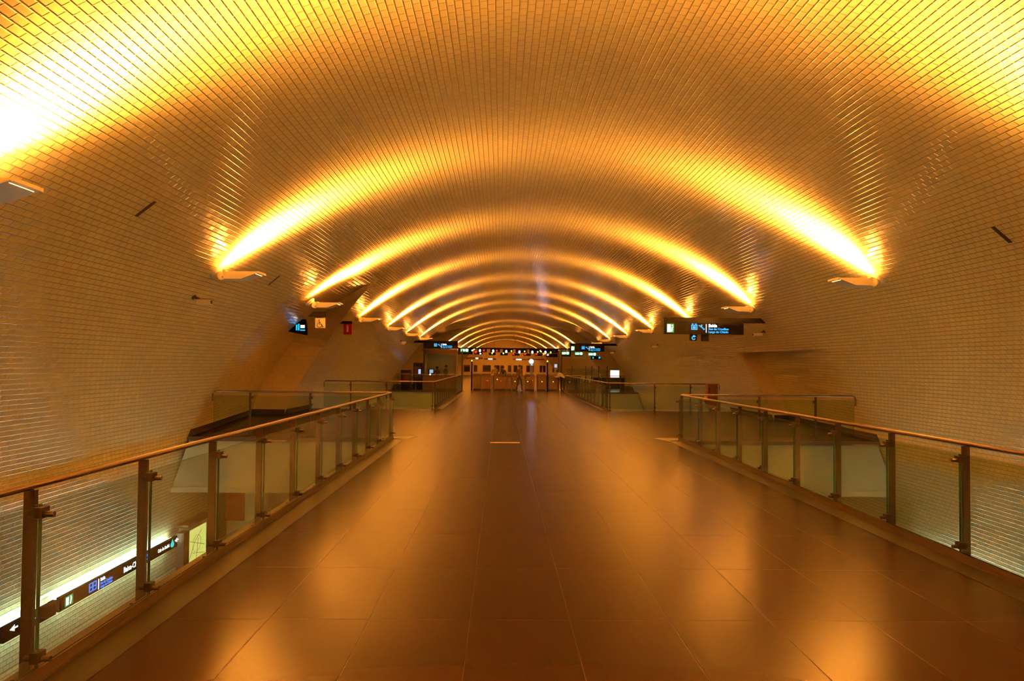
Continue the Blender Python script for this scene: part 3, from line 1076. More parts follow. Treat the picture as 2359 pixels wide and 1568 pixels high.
ZS = -2.38
wall_sign_strip(-1, 13.22, 17.95, ZS, 'long backlit black sign strip with station name on the lower left wall', [
    ('exit', 0.15, None, None, None, -0.09),
    ('frame', 0.92, 'lift_symbol', (0.26, 0.16), 'e_blue', -0.07),
    ('box', 1.24, 'divider', (0.025, 0.19), 'e_white', -0.10),
    ('text', 1.32, 'Saída', 0.085, 'e_white', 0.03),
    ('text', 1.32, 'Rua do Crucifixo', 0.065, 'e_blue', -0.035),
    ('text', 1.32, 'Largo do Chiado', 0.065, 'e_blue', -0.095),
    ('text', 2.20, 'Baixa-Chiado', 0.15, 'e_white', -0.055),
    ('box', 3.13, 'blue_symbol', (0.09, 0.05), 'e_blue', 0.02),
    ('box', 3.24, 'blue_symbol', (0.09, 0.05), 'e_blue', 0.03),
    ('box', 3.15, 'blue_symbol', (0.18, 0.025), 'e_blue', -0.05),
    ('text', 3.72, 'Cais do Sodré', 0.10, 'e_white', -0.035),
    ('drop', 4.45, 'line_symbol', None, 'e_teal', -0.02),
    ('arrow', 4.58, None, None, 'e_white', 0.03)])
wall_sign_strip(-1, 11.75, 13.12, ZS, 'backlit black sign strip with an arrow at the lower left edge of the photo', [
    ('arrow', 0.14, None, None, 'e_white', 0.03),
    ('text', 0.42, 'Telheiras', 0.13, 'e_white', -0.045)])
wall_sign_strip(-1, 5.0, 11.6, ZS, 'backlit black sign strip on the lower left wall outside the frame', [], tm='e_tube_dim')
wall_sign_strip(1, 4.0, 10.4, ZS, 'backlit black sign strip on the lower right wall hidden by the walkway, nearer one', [], tm='e_tube_dim')
wall_sign_strip(1, 10.6, 16.9, ZS, 'backlit black sign strip on the lower right wall hidden by the walkway, farther one', [])
for side, nm in ((-1, 'left'), (1, 'right')):
    wall_sign_strip(side, 29.6, 38.6, ZS, 'backlit sign strip on the %s wall below the far walkway, nearer one' % nm, [], tm='e_tube_dim')
    wall_sign_strip(side, 39.0, 47.9, ZS, 'backlit sign strip on the %s wall below the far walkway, farther one' % nm, [], tm='e_tube_dim')

# grey technical column and the map case
gc = thing('intercom_column', 'slim grey column on the platform beside the lit map case', 'column', (XC - hw(-2.8) + 0.22, 18.15, ZPLAT), 0)
MB().bbox(-0.08, 0.10, 0, 0.32, 0, 2.45, 0.01).build('column_body', 'dsteel', gc)
mc = thing('map_case', 'lit yellow map case on the lower left wall under the landing', 'map case', (XC - hw(-2.9) + 0.03, 18.62, -3.20), 0)
MB().box(0, 0.16, -0.08, 1.32, -0.08, 0.98).build('case_frame', 'lgrey', mc)
mp = MB().box(0.161, 0.168, 0.0, 1.22, 0.0, 0.86).build('map_sheet', 'e_map', mc)
q = MB()
def mapline(a, b_, r=0.006):
    q.tube([(0.169, a[0], a[1]), (0.169, b_[0], b_[1])], r, 6)
mapline((0.1, 0.1), (0.5, 0.55)); mapline((0.5, 0.55), (0.9, 0.75)); mapline((0.2, 0.6), (1.1, 0.35)); mapline((0.6, 0.1), (0.7, 0.6)); mapline((0.35, 0.3), (1.1, 0.15))
for i in range(14):
    t = 2 * math.pi * i / 14; t2 = 2 * math.pi * (i + 1) / 14
    mapline((0.62 + 0.25 * math.cos(t), 0.48 + 0.2 * math.sin(t)), (0.62 + 0.25 * math.cos(t2), 0.48 + 0.2 * math.sin(t2)), 0.004)
q.build('map_lines', simple('map_line_ink', (0.35, 0.36, 0.12), 0.6), mp)
MB().box(0.0, 0.30, -0.25, 1.40, 1.03, 1.08).build('canopy', 'brown', mc)

# lift enclosure below the landing with a red panel and wheelchair sign
le = thing('lift_enclosure', 'pale lift column with a red panel under the left landing', 'lift', (-7.25, 21.0, ZPLAT), 0)
MB().bbox(0, 0.9, 0, 1.0, 0, -1.3 - ZPLAT - 0.01, 0.01).build('column_body', 'lgrey', le)
MB().box(-0.02, 0.47, -0.03, 0.0, 2.18, 2.95).build('red_panel', 'red', le)
MB().box(0.22, 0.47, -0.03, 0.0, 2.95, 3.28).build('red_panel', 'red', le)
p = MB().box(-0.06, 0.20, -0.04, -0.01, 2.97, 3.27).build('white_plate', 'white', le)
wheelchair(p, -0.05, -0.042, 2.98, 0.26)

# ------------------------------------------------------------------ pay phone on the right
ph = thing('payphone', 'brown payphone cabinet with a rounded hood by the right wall', 'telephone', (7.22, 27.2, 0), 0)
MB().bbox(0.0, 0.36, 0, 0.35, 0.22, 1.06, 0.02).build('cabinet', 'brown', ph)
MB().box(0.10, 0.28, 0.1, 0.25, 0.0, 0.22).build('pedestal', 'plinth', ph)
hd = MB(); hd.ball((0.0, 0.16, 0.50), 0.10, n=16, sy=1.3, sz=1.6); hd.build('hood', 'brown', ph)
hs = MB(); hs.tube([(0.06, -0.02, 0.92), (0.05, -0.04, 0.84), (0.06, -0.02, 0.76)], [0.03, 0.018, 0.03], 10); hs.build('handset', 'ink', ph)

# ------------------------------------------------------------------ gate line
K = 35.3
YG = 50.9
def gx(px): return (px - 1154) / (F_PX / YG)
def gz(py, px=1180): return CAM_Z + (839 + (px - 1154) * 0.0092 - py) / (F_PX / YG)

gates = [
    (1089.5, 1107, None, 'leftmost ticket gate cabinet with no light'),
    (1109, 1131, 'red', 'second ticket gate cabinet from the left with a red light'),
    (1138.5, 1164.6, 'both', 'wide ticket gate cabinet with a green and a red light'),
    (1167, 1178.6, 'dimgreen', 'narrow ticket gate cabinet with a faint green light'),
    (1181, 1192.6, 'green', 'narrow ticket gate cabinet with a green light left of the walking person'),
    (1212, 1232, 'greenred', 'ticket gate cabinet right of the walking person with green and red lights'),
    (1239, 1259, 'green', 'ticket gate cabinet second from the right with a green light'),
    (1265, 1284.5, 'green', 'rightmost ticket gate cabinet with a green light'),
]
for gi, (a, b_, lt, lab) in enumerate(gates):
    gap = (gx(gates[gi + 1][0]) - gx(b_)) if gi + 1 < len(gates) else 0.3
    x0, x1 = gx(a), gx(b_)
    W = x1 - x0
    r_ = thing('ticket_gate', lab, 'ticket gate', (x0, YG, 0), 0, 'ticket gate cabinets')
    m = MB()
    m.prism([(0.0, 0.08), (0.0, 0.86), (0.10, 0.98), (0.35, 1.03), (1.45, 1.03), (1.7, 0.98), (1.8, 0.86), (1.8, 0.08)], 0, W, 'x')
    m.build('cabinet', 'gate', r_)
    MB().box(0.03, W - 0.03, 0.03, 1.77, 0, 0.08).build('plinth', 'plinth', r_)
    MB().box(0.02, W - 0.02, 0.35, 1.45, 1.03, 1.05).build('top_plate', 'steel', r_)
    if gap > 0.12:
        MB().box(W, W + min(0.22, gap * 0.4), 0.85, 0.88, 0.35, 0.95).build('flap', 'glass', r_)
    def led(fx, zc_, mat):
        MB().disc((W * fx, -0.012, zc_), (0, 1, 0), 0.028, 0.014, 12).build('indicator_light', mat, r_)
    if lt == 'red': led(.7, .62, 'e_red'); led(.62, .62, 'e_red')
    elif lt == 'both': led(.28, .70, 'e_lgreen'); led(.6, .60, 'e_red')
    elif lt == 'dimgreen': led(.6, .66, 'e_green')
    elif lt == 'green': led(.5, .58, 'e_lgreen')
    elif lt == 'greenred': led(.2, .58, 'e_lgreen'); led(.75, .66, 'e_red')

for px, lab in ((1087.5, 'tall dark post with a small green lamp left of the ticket gates'), (1260.6, 'tall dark post with a small green lamp between the right ticket gates')):
    r_ = thing('gate_post', lab, 'post', (gx(px), YG - 0.25, 0), 0, 'dark posts in the gate line')
    MB().box(-0.045, 0.045, -0.045, 0.045, 0, 1.86).build('post_body', 'black', r_)
    MB().ball((0, 0, 1.90), 0.045, n=10).build('lamp', 'e_lgreen', r_)

for px, lab in ((1065, 'thin steel column left of the ticket gates'), (1286.5, 'thin steel column right of the ticket gates, left of the pair'), (1293, 'thin steel column right of the ticket gates, right of the pair')):
    r_ = thing('steel_column', lab, 'column', (gx(px), YG - 0.1, 0), 0, 'steel columns carrying the gate signals')
    MB().tube([(0, 0, 0.02), (0, 0, 2.62)], 0.05, 14).build('shaft', 'steel', r_)
    MB().disc((0, 0, 0), (0, 0, 1), 0.10, 0.02, 16).build('base_plate', 'dsteel', r_)

# signal beam
bz = gz(803.5)
bm_ = MB().box(gx(1052), gx(1392), YG - 0.05, YG + 0.15, bz - 0.02, bz + 0.06).build('signal_beam', 'black')
tag(bm_, 'long thin black beam above the ticket gates carrying the signal boxes', 'beam')

def sig(x0, x1, y0, y1, lights, lab):
    zt, zb = gz(y0), gz(y1)
    X0, X1 = gx(x0), gx(x1)
    r_ = thing('gate_signal', lab, 'signal', (X0, YG - 0.12 if y0 < 810.5 else YG + 0.03, zb), 0, 'black signal boxes above the ticket gates')
    MB().box(0, X1 - X0, 0, 0.12, 0, min(zt, bz - 0.02) - zb + 0.0).build('signal_box', 'black', r_)
    if zt < bz - 0.021:
        MB().box((X1 - X0) / 2 - 0.02, (X1 - X0) / 2 + 0.02, 0.04, 0.08, zt - zb, bz - 0.02 - zb).build('hanger', 'black', r_)
    for (lx, ly, kind) in lights:
        cx, cz = gx(lx) - X0, gz(ly) - zb
        if kind == 'disc':
            d_ = MB().ball((cx, -0.008, cz), 0.085, n=14, sx=0.8, sy=0.15, sz=1.15).build('white_disc', 'e_white', r_)
        elif kind == 'small':
            MB().ball((cx, -0.008, cz), 0.06, n=12, sx=1, sy=0.15, sz=0.8).build('white_disc', 'e_white', r_)
        elif kind in ('red', 'green'):
            mm = MB()
            c_ = 0.055
            if kind == 'red':
                mm.tube([(cx - c_, -0.006, cz - c_), (cx + c_, -0.006, cz + c_)], 0.018, 6)
                mm.tube([(cx - c_, -0.006, cz + c_), (cx + c_, -0.006, cz - c_)], 0.018, 6)
                mm.build('red_cross', 'e_red', r_)
            else:
                mm.prism([(cx - c_, cz + 0.01), (cx, cz - 0.06), (cx + c_, cz + 0.01), (cx, cz + 0.06)], -0.01, 0, 'y')
                mm.build('green_arrow', 'e_lgreen', r_)
        elif kind == 'exit':
            g = MB().box(cx - 0.26, cx + 0.26, -0.008, 0, cz - 0.11, cz + 0.11).build('exit_panel', 'e_green', r_)
            m2 = MB()
            m2.box(cx - 0.22, cx + 0.02, -0.012, -0.008, cz - 0.06, cz + 0.05)
            m2.ball((cx + 0.15, -0.012, cz), 0.085, n=12, sy=0.1)
            m2.build('exit_symbol', 'e_white', g)
    return r_

sig(1055.5, 1088.5, 803.5, 817, [(1070, 807.5, 'exit'), (1088, 807.8, 'small')], 'wide black box with a green exit panel at the left end of the signal beam')
sig(1092.5, 1111, 811, 817, [(1096, 812, 'red'), (1106.5, 815, 'small')], 'small lower signal box with a red cross, first from the left')
sig(1100, 1121, 803.5, 811.5, [(1105.5, 808, 'disc'), (1114.4, 807.5, 'red')], 'upper signal box with white disc and red cross, first from the left')
sig(1129, 1151.5, 803.5, 811.5, [(1136, 808.6, 'disc'), (1144.3, 808, 'red')], 'upper signal box with white disc and red cross, second from the left')
sig(1126, 1141.5, 812.5, 818, [(1133.5, 814, 'green')], 'small lower signal box with a green arrow, second from the left')
sig(1158, 1182, 803.5, 811.5, [(1166, 809.5, 'disc'), (1178, 808.7, 'green')], 'upper signal box with white disc and green arrow, third from the left')
sig(1152.5, 1169.5, 812.5, 818.5, [(1159.5, 814, 'green')], 'small lower signal box with a green arrow, third from the left')
sig(1188, 1213, 803.5, 812.5, [(1196.3, 810.3, 'disc'), (1208.2, 809, 'green')], 'upper signal box with white disc and green arrow, fourth from the left')
sig(1179.5, 1196.5, 813.5, 819, [(1182.5, 814.7, 'red')], 'small lower signal box with a red cross, fourth from the left')
sig(1219, 1243, 803.5, 813, [(1226, 810.5, 'disc'), (1238.3, 810, 'green')], 'upper signal box with white disc and green arrow, fifth from the left')
sig(1206, 1222.5, 813.8, 819, [(1209.5, 815, 'red')], 'small lower signal box with a red cross, fifth from the left')
sig(1247.5, 1285.5, 804, 812.5, [(1256, 810.5, 'disc'), (1268.2, 810.5, 'green')], 'upper signal box with white disc and green arrow, sixth from the left')
sig(1232.5, 1249, 813.8, 819, [(1235.8, 815, 'red')], 'small lower signal box with a red cross, sixth from the left')
sig(1258.5, 1285, 814, 821.5, [(1262, 816.5, 'small')], 'lower signal box with a white disc, rightmost')
sig(1293, 1314.5, 806, 820, [(1302, 812, 'exit')], 'black box with a green exit panel beside the right steel columns')
sig(1324, 1342.5, 807.5, 819, [(1333, 812.8, 'exit')], 'black box with a green exit panel, middle of the right three')
sig(1355.5, 1374, 808.5, 819, [(1364, 814, 'exit')], 'black box with a green exit panel, rightmost of the three')
r_ = thing('gate_signal', 'dark panel with two small blue symbols on the far right of the beam', 'signal', (gx(1362), YG + 0.08, gz(826)), 0)
MB().prism([(0, 0), (gx(1387) - gx(1362), 0), (gx(1380) - gx(1362), 0.22), (0, 0.22)], 0, 0.08, 'y').build('signal_box', 'black', r_)
MB().box(0.10, 0.17, -0.006, 0, 0.05, 0.17).box(0.50, 0.60, -0.006, 0, 0.06, 0.18).build('blue_symbol', 'e_cyan', r_)
MB().box(0.25, 0.29, 0.03, 0.06, 0.22, 0.625).build('hanger', 'black', r_)

# tall glass barrier on the right of the gates
tb_ = thing('glass_barrier', 'tall glass barrier with steel posts right of the ticket gates', 'barrier', (gx(1300), YG + 0.1, 0), 0)
xs = [gx(1318) - gx(1300), gx(1350) - gx(1300), gx(1364) - gx(1300), gx(1380) - gx(1300), gx(1399.6) - gx(1300)]
for x in xs:
    po = MB().box(x - 0.035, x + 0.035, -0.02, 0.02, 0, 1.62).build('post', 'steel', tb_)
    for z in (0.55, 1.28):
        MB().box(x - 0.11, x + 0.11, -0.04, -0.02, z - 0.025, z + 0.025).build('clamp', 'dsteel', po)
prev = 0.15
for x in xs:
    MB().box(prev, x - 0.04, -0.006, 0.006, 0.12, 1.45).build('glass_panel', 'glass', tb_)
    prev = x + 0.04

# ------------------------------------------------------------------ kiosk
KX0, KX1, KY0, KY1 = -5.05, -2.92, 50.9, 53.4
ki = thing('kiosk', 'glazed staff kiosk with steel frame left of the ticket gates', 'kiosk', (KX0, KY0, 0), 0)
W, D, H = KX1 - KX0, KY1 - KY0, 2.62
MB().box(0.0, W, 0, 0.08, 0, 0.88).box(0, 0.08, 0.08, D, 0, 0.88).box(W - 0.08, W, 0.08, D, 0, 0.88).build('lower_wall', 'brown', ki)
MB().box(0.0, W, D - 0.08, D, 0, H - 0.1).build('rear_wall', simple('kiosk_back', (0.62, 0.50, 0.30), 0.6), ki)
fr = MB()
for x in (0.0, W - 0.09):
    fr.box(x, x + 0.09, 0, 0.09, 0.88, H - 0.1)
fr.box(0.09, W - 0.09, 0, 0.09, H - 0.35, H - 0.1)
fr.box(0.09, W - 0.09, 0, 0.09, 0.88, 0.94)
fr.box(W - 0.16, W - 0.12, 0, 0.09, 0.94, H - 0.35)
fr.build('window_frame', 'steel', ki)
MB().box(0.09, W - 0.16, 0.035, 0.05, 0.94, H - 0.35).build('window_pane', 'glass', ki)
MB().box(-0.06, W + 0.06, -0.06, D, H - 0.1, H).build('roof', 'brown', ki)
MB().box(0.1, W - 0.1, 0.1, 0.55, 0.84, 0.88).build('counter', 'plinth', ki)
MB().box(0.5, W - 0.5, 1.6, 1.8, H - 0.14, H - 0.105).build('ceiling_lamp', 'e_warm', ki)
mo = thing('monitor', 'small glowing monitor on the kiosk counter', 'monitor', (KX0 + 0.50, KY0 + 0.36, 0.88), 0)
MB().box(-0.20, 0.16, 0, 0.05, 0.12, 0.46).build('screen_case', 'black', mo)
MB().box(-0.12, 0.12, -0.006, 0.0, 0.20, 0.42).build('screen', 'e_screen', mo)
MB().box(-0.04, 0.02, 0, 0.05, 0.0, 0.12).build('stand', 'black', mo)
dl = thing('desk_lamp', 'small round glowing lamp under the kiosk monitor', 'lamp', (KX0 + 0.44, KY0 + 0.22, 0.88), 0)
MB().ball((0, 0, 0.11), 0.07, n=12, sz=0.8).build('bulb', 'e_bulb', dl)
MB().disc((0, 0, 0), (0, 0, 1), 0.06, 0.04, 14).build('base', 'black', dl)

# dark machines left of the kiosk
for i, (x0, x1, h_, lab) in enumerate(((-6.75, -6.1, 1.25, 'dark vending machine by the far left wall'), (-6.0, -5.35, 1.75, 'dark ticket machine with a lit screen left of the kiosk'))):
    r_ = thing('ticket_machine' if i else 'vending_machine', lab, 'machine', (x0, 53.0 + i * 0.6, 0), 0)
    W_ = x1 - x0
    MB().bbox(0, W_, 0, 0.7, 0, h_, 0.02).build('cabinet', 'plinth', r_)
    MB().box(0.1, W_ - 0.1, -0.02, 0.0, h_ * 0.4, h_ * 0.85).build('front_panel', 'brown', r_)
    if i:
        MB().box(W_ * 0.55, W_ * 0.8, -0.03, -0.02, 0.95, 1.3).build('screen', 'e_screen', r_)

# right side of the gate hall: low dark counter, pale cabinet and lit corridor window
r_ = thing('counter', 'low dark counter wall in the far right recess', 'counter', (6.9, 58.0, 0), 0)
MB().bbox(0, 2.3, 0, 0.5, 0, 0.72, 0.02).build('counter_body', 'plinth', r_)
MB().box(-0.03, 2.33, -0.03, 0.53, 0.72, 0.76).build('counter_top', 'brown', r_)
r_ = thing('storage_cabinet', 'pale low cabinet behind the glass barrier', 'cabinet', (5.7, 56.0, 0), 0)
MB().bbox(0, 0.9, 0, 0.5, 0.0, 0.85, 0.02).build('cabinet_body', 'white', r_)
MB().box(0.44, 0.46, -0.012, 0, 0.05, 0.8).build('door_joint', 'brown', r_)
r_ = thing('lit_poster_case', 'bright white lit poster case at the far right wall', 'poster case', (8.28, 59.0, 0.0), 0)
MB().box(-0.04, 0.70, 0, 0.12, 0.0, 1.34).build('case', 'grey', r_)
MB().box(0.0, 0.66, -0.01, 0, 0.78, 1.30).build('poster', 'e_poster', r_)  # added glowing panel standing in for a window to a lit corridor

# ------------------------------------------------------------------ hall beyond the gates
def hz(py, Y): return CAM_Z + (839 - py) * Y / F_PX
def hx(px, Y): return (px - 1154) * Y / F_PX + 0.0
wins = [(1069, 1083, 'dim framed panel'), (1091.5, 1100, 'dark'), (1112, 1131, 'dark'), (1143, 1151, 'dark'), (1152.5, 1161, 'dark'), (1170, 1178, 'dark'), (1183, 1192.5, 'dark'), (1199, 1204, 'dark'), (1212.6, 1221, 'dark'), (1224, 1230, 'dark'), (1243, 1249.5, 'dark'), (1250.5, 1257, 'dark'), (1273, 1282.6, 'dark')]
ords = ['first', 'second', 'third', 'fourth', 'fifth', 'sixth', 'seventh', 'eighth', 'ninth', 'tenth', 'eleventh', 'twelfth', 'thirteenth']
YW = Y1
for i, (a, b_, kk) in enumerate(wins):
    X0, X1 = hx(a, YW), hx(b_, YW)
    z0, z1 = hz(856.5, YW), hz(841, YW)
    r_ = thing('far_window', 'small dark window in the far hall wall, %s from the left' % ords[i], 'window', (X0, YW - 0.05, z0), 0, 'dark windows in the far wall')
    MB().box(0, X1 - X0, 0, 0.05, 0, z1 - z0).build('frame', 'brown', r_)
    MB().box(0.05, X1 - X0 - 0.05, -0.01, 0, 0.05, z1 - z0 - (0.05 if i else 0.25)).build('pane', 'window', r_)

YS = 72.0
strips = [(1073, 1112, 823.5, 827.5, 1096, 1101, 'leftmost'), (1115, 1143, 825.5, 828.5, 1125, 1134, 'second from the left'), (1181, 1213, 826, 829, 1189, 1201, 'third from the left'), (1214, 1254, 825, 828.5, 1212, 1212, 'rightmost, unlit')]
for (a, b_, ya, yb, la, lb, nm) in strips:
    X0, X1 = hx(a, YS), hx(b_, YS)
    zb, zt = hz(yb, YS), hz(ya, YS)
    r_ = thing('hanging_strip_sign', 'dark strip sign hanging in the hall beyond the gates, %s' % nm, 'sign', (X0, YS, zb), 0, 'dark strips hanging in the far hall')
    MB().box(0, X1 - X0, 0, 0.2, 0, zt - zb).build('strip_box', 'brown', r_)
    if lb > la:
        MB().box(hx(la, YS) - X0, hx(lb, YS) - X0, -0.01, 0, 0.02, zt - zb - 0.02).build('lit_part', 'e_strip', r_)
    rd = MB()
    for xx in (0.2, X1 - X0 - 0.2):
        top = ZC + math.sqrt(R * R - (X0 + xx - XC) ** 2) - zb
        rd.tube([(xx, 0.1, zt - zb), (xx, 0.1, top)], 0.012, 6)
    rd.build('hanger', 'brown', r_)

r_ = thing('globe_lamp', 'bright violet white globe lamp on a post beyond the gates', 'lamp', (hx(1224, 66), 66.0, 0), 0)
MB().tube([(0, 0, 0), (0, 0, hz(834, 66))], 0.04, 10).build('post', 'steel', r_)
MB().ball((0, 0, hz(831.5, 66)), 0.19, n=18).build('globe', 'e_globe', r_)
lg = bpy.data.lights.new('globe_light', 'POINT')
lg.color = (0.70, 0.66, 1.0); lg.energy = 5; lg.shadow_soft_size = 0.2
lo = bpy.data.objects.new('globe_light', lg); COL.objects.link(lo); lo.parent = r_; lo.location = (0, -0.42, hz(831.5, 66))
r_ = thing('info_display', 'small blue white lit display below the globe lamp', 'display', (hx(1225.5, 65), 65.5, 0), 0)
MB().box(-0.12, 0.12, 0, 0.08, 0, hz(836, 65)).build('stand', 'grey', r_)
MB().box(-0.09, 0.09, -0.01, 0, hz(841, 65), hz(836.5, 65)).build('screen', 'e_screen', r_)
r_ = thing('info_display', 'larger pale blue lit display left of the right steel columns', 'display', (hx(1281, 65), 65.5, 0), 0)
MB().box(-0.12, 0.14, 0, 0.08, 0, hz(837, 65)).build('stand', 'grey', r_)
MB().box(-0.10, 0.12, -0.01, 0, hz(845, 65), hz(837.5, 65)).build('screen', 'e_screen', r_)

# ------------------------------------------------------------------ people
def person(label, loc, rz, joints, mats, hair=True, height=1.68, group=None):
    """joints: dict of overrides for the skeleton (metres, standing 1.68 figure, facing +Y local)"""
    J = {
        'pelvis': (0, 0, 0.92), 'waist': (0, 0.0, 1.06), 'chest': (0, 0.0, 1.26), 'neck0': (0, 0, 1.40), 'neck': (0, 0.01, 1.46), 'head': (0, 0.025, 1.55), 'crown': (0, 0.02, 1.63),
        'lsh': (-0.17, 0, 1.37), 'lel': (-0.22, -0.02, 1.10), 'lwr': (-0.23, 0.06, 0.87), 'lha': (-0.23, 0.08, 0.78),
        'rsh': (0.17, 0, 1.37), 'rel': (0.22, -0.02, 1.10), 'rwr': (0.23, 0.06, 0.87), 'rha': (0.23, 0.08, 0.78),
        'lhip': (-0.09, 0, 0.88), 'lkn': (-0.10, 0.02, 0.48), 'lan': (-0.10, -0.02, 0.09), 'lto': (-0.11, 0.13, 0.04),
        'rhip': (0.09, 0, 0.88), 'rkn': (0.10, 0.02, 0.48), 'ran': (0.10, -0.02, 0.09), 'rto': (0.11, 0.13, 0.04),
    }
    J.update(joints)
    rad = {'pelvis': (.15, .11), 'waist': (.125, .095), 'chest': (.155, .11), 'neck0': (.075, .07), 'neck': (.05, .05), 'head': (.075, .09), 'crown': (.065, .075),
           'lsh': (.06, .06), 'lel': (.045, .045), 'lwr': (.03, .03), 'lha': (.035, .02), 'lhip': (.088, .09), 'lkn': (.06, .06), 'lan': (.04, .042), 'lto': (.04, .03)}
    names = list(J)
    ed_ = [('pelvis', 'waist'), ('waist', 'chest'), ('chest', 'neck0'), ('neck0', 'neck'), ('neck', 'head'), ('head', 'crown'),
           ('chest', 'lsh'), ('lsh', 'lel'), ('lel', 'lwr'), ('lwr', 'lha'), ('chest', 'rsh'), ('rsh', 'rel'), ('rel', 'rwr'), ('rwr', 'rha'),
           ('pelvis', 'lhip'), ('lhip', 'lkn'), ('lkn', 'lan'), ('lan', 'lto'), ('pelvis', 'rhip'), ('rhip', 'rkn'), ('rkn', 'ran'), ('ran', 'rto')]
    vs = [J[n] for n in names]
    es = [(names.index(a), names.index(b_)) for a, b_ in ed_]
    # hands: five short fingers each
    fr_ = []
    for sd in ('l', 'r'):
        h0 = Vector(J[sd + 'ha']); wr = Vector(J[sd + 'wr'])
        dr = (h0 - wr).normalized()
        side_v = Vector((0, 1, 0)) if abs(dr.y) < 0.8 else Vector((1, 0, 0))
        for k in range(5):
            off = side_v * (k - 1.8) * 0.018
            ln_ = (0.035, 0.07, 0.078, 0.072, 0.055)[k]
            b0 = len(vs)
            st_ = h0 + off + (side_v * -0.02 if k == 0 else Vector((0, 0, 0)))
            vs += [tuple(st_), tuple(st_ + dr * ln_ * 0.6 + (side_v * -0.015 if k == 0 else Vector((0, 0, 0)))), tuple(st_ + dr * ln_)]
            es += [(names.index(sd + 'ha'), b0), (b0, b0 + 1), (b0 + 1, b0 + 2)]
            fr_ += [b0, b0 + 1, b0 + 2]
    me = bpy.data.meshes.new('body')
    me.from_pydata(vs, es, [])
    tmp = bpy.data.objects.new('tmp_body', me)
    COL.objects.link(tmp)
    md = tmp.modifiers.new('skin', 'SKIN')
    md.use_smooth_shade = True
    sub = tmp.modifiers.new('sub', 'SUBSURF')
    sub.levels = 1; sub.render_levels = 1
    sv = me.skin_vertices[0].data
    for i, n in enumerate(names):
        key = n if n in rad else 'l' + n[1:]
        sv[i].radius = rad[key]
        sv[i].use_root = (n == 'pelvis')
    for i in fr_:
        sv[i].radius = (0.009, 0.009)
    dg = bpy.context.evaluated_depsgraph_get()
    m2 = bpy.data.meshes.new_from_object(tmp.evaluated_get(dg))
    bpy.data.objects.remove(tmp)
    m2.name = 'person_body'
    m2.materials.clear()
    for mm in (mats[0], mats[1], 'skin', 'ink'):
        m2.materials.append(MT[mm])
    hand_pts = [Vector(J['lha']), Vector(J['rha'])]
    hd_ = Vector(J['head'])
    for p_ in m2.polygons:
        c = p_.center
        dl_ = min((c - hand_pts[0]).length, (c - hand_pts[1]).length)
        if (c - hd_).length < 0.165 and c.z > Vector(J['neck']).z - 0.03 or dl_ < 0.11:
            p_.material_index = 2
        elif min((c - Vector(J['lto'])).length, (c - Vector(J['rto'])).length) < 0.14:
            p_.material_index = 3
        elif (c - Vector(J['pelvis'])).dot(Vector(J['waist']) - Vector(J['pelvis'])) < 0.002 and dl_ > 0.2:
            p_.material_index = 1
        else:
            p_.material_index = 0
        p_.use_smooth = True
    root = thing('person', label, 'person', loc, rz, group)
    sc_ = height / 1.68
    root.scale = (sc_, sc_, sc_)
    ob = bpy.data.objects.new('body', m2)
    COL.objects.link(ob); ob.parent = root
    h = Vector(J['head'])
    MB().ball((h.x, h.y + 0.095, h.z - 0.01), 0.016, n=8, sy=1.3).build('nose', 'skin', root)
    eye = MB()
    for sx in (-0.032, 0.032):
        eye.ball((h.x + sx, h.y + 0.083, h.z + 0.02), 0.010, n=8)
    eye.build('eyes', 'ink', root)
    MB().box(h.x - 0.022, h.x + 0.022, h.y + 0.083, h.y + 0.092, h.z - 0.05, h.z - 0.042).build('mouth', 'red', root)
    er = MB()
    for sx in (-1, 1):
        er.ball((h.x + sx * 0.078, h.y, h.z), 0.022, n=8, sx=0.5)
    er.build('ears', 'skin', root)
    hr_ = MB()
    hr_.ball((h.x, h.y - 0.025, h.z + 0.04), 0.104, n=16, sx=0.92, sy=1.0, sz=0.95)
    hr_.build('hair', 'hair', root)
    return root

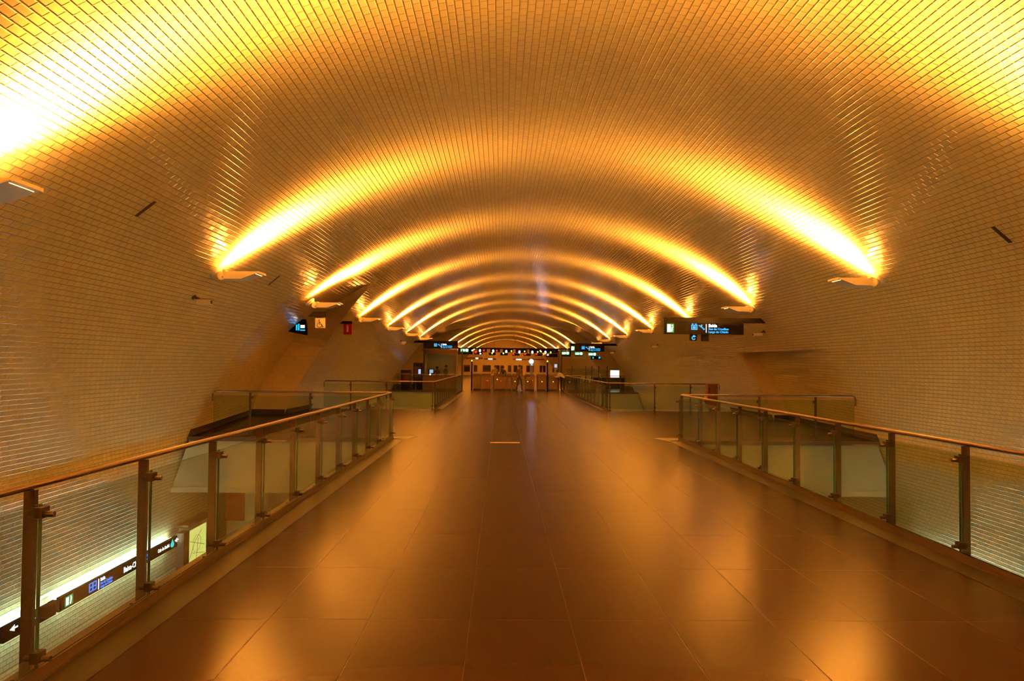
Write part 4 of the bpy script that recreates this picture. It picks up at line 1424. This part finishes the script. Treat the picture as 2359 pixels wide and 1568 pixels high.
walkJ = {'lkn': (-0.09, 0.16, 0.50), 'lan': (-0.09, 0.20, 0.10), 'lto': (-0.10, 0.34, 0.05), 'rkn': (0.09, -0.02, 0.48), 'ran': (0.09, -0.28, 0.14), 'rto': (0.10, -0.16, 0.04),
         'lel': (-0.23, -0.12, 1.13), 'lwr': (-0.23, -0.06, 0.90), 'lha': (-0.23, -0.03, 0.82), 'rel': (0.22, 0.08, 1.12), 'rwr': (0.22, 0.20, 0.94), 'rha': (0.22, 0.25, 0.88)}
person('person in dark clothes walking between the ticket gates towards the viewer', (gx(1196.5), YG - 0.5, 0), math.pi * 1.12, walkJ, ('c_brown', 'c_dark'), height=1.66)
standJ = {'lel': (-0.24, 0.06, 1.12), 'lwr': (-0.12, 0.26, 1.08), 'lha': (-0.06, 0.32, 1.08), 'rel': (0.24, 0.06, 1.12), 'rwr': (0.12, 0.26, 1.08), 'rha': (0.06, 0.32, 1.08)}
person('person in olive clothes standing behind the wide ticket gate', (hx(1141, 54), 54.0, 0), 0.4, standJ, ('c_olive', 'c_dark'), height=1.62)
person('person in dark clothes standing behind the wide ticket gate on its right', (hx(1159, 54.5), 54.5, 0), 2.8, {}, ('c_dark', 'c_dark'), height=1.56)
leanJ = {'waist': (0, 0.06, 1.04), 'chest': (0, 0.24, 1.16), 'neck0': (0, 0.36, 1.24), 'neck': (0, 0.41, 1.28), 'head': (0, 0.49, 1.34), 'crown': (0, 0.53, 1.41),
         'lsh': (-0.17, 0.32, 1.22), 'lel': (-0.22, 0.38, 0.97), 'lwr': (-0.18, 0.58, 1.0), 'lha': (-0.16, 0.66, 1.02),
         'rsh': (0.17, 0.32, 1.22), 'rel': (0.22, 0.38, 0.97), 'rwr': (0.18, 0.58, 1.0), 'rha': (0.16, 0.66, 1.02)}
person('person in a white shirt and black trousers leaning over by the right gate', (gx(1297), YG - 0.75, 0), 1.2, leanJ, ('c_white', 'c_dark'), height=1.55)
person('person in brown clothes seated in the kiosk facing right', (KX0 + 1.42, KY0 + 1.0, 0), -0.9, {}, ('c_olive', 'c_dark'), height=1.62, group='staff in the kiosk')
person('dark figure beside the monitor inside the kiosk', (KX0 + 0.80, KY0 + 1.3, 0), 0.6, standJ, ('c_brown', 'c_dark'), height=1.52, group='staff in the kiosk')
bpy.data.objects['person.004']['label'] = 'person in olive clothes standing on the right inside the kiosk'
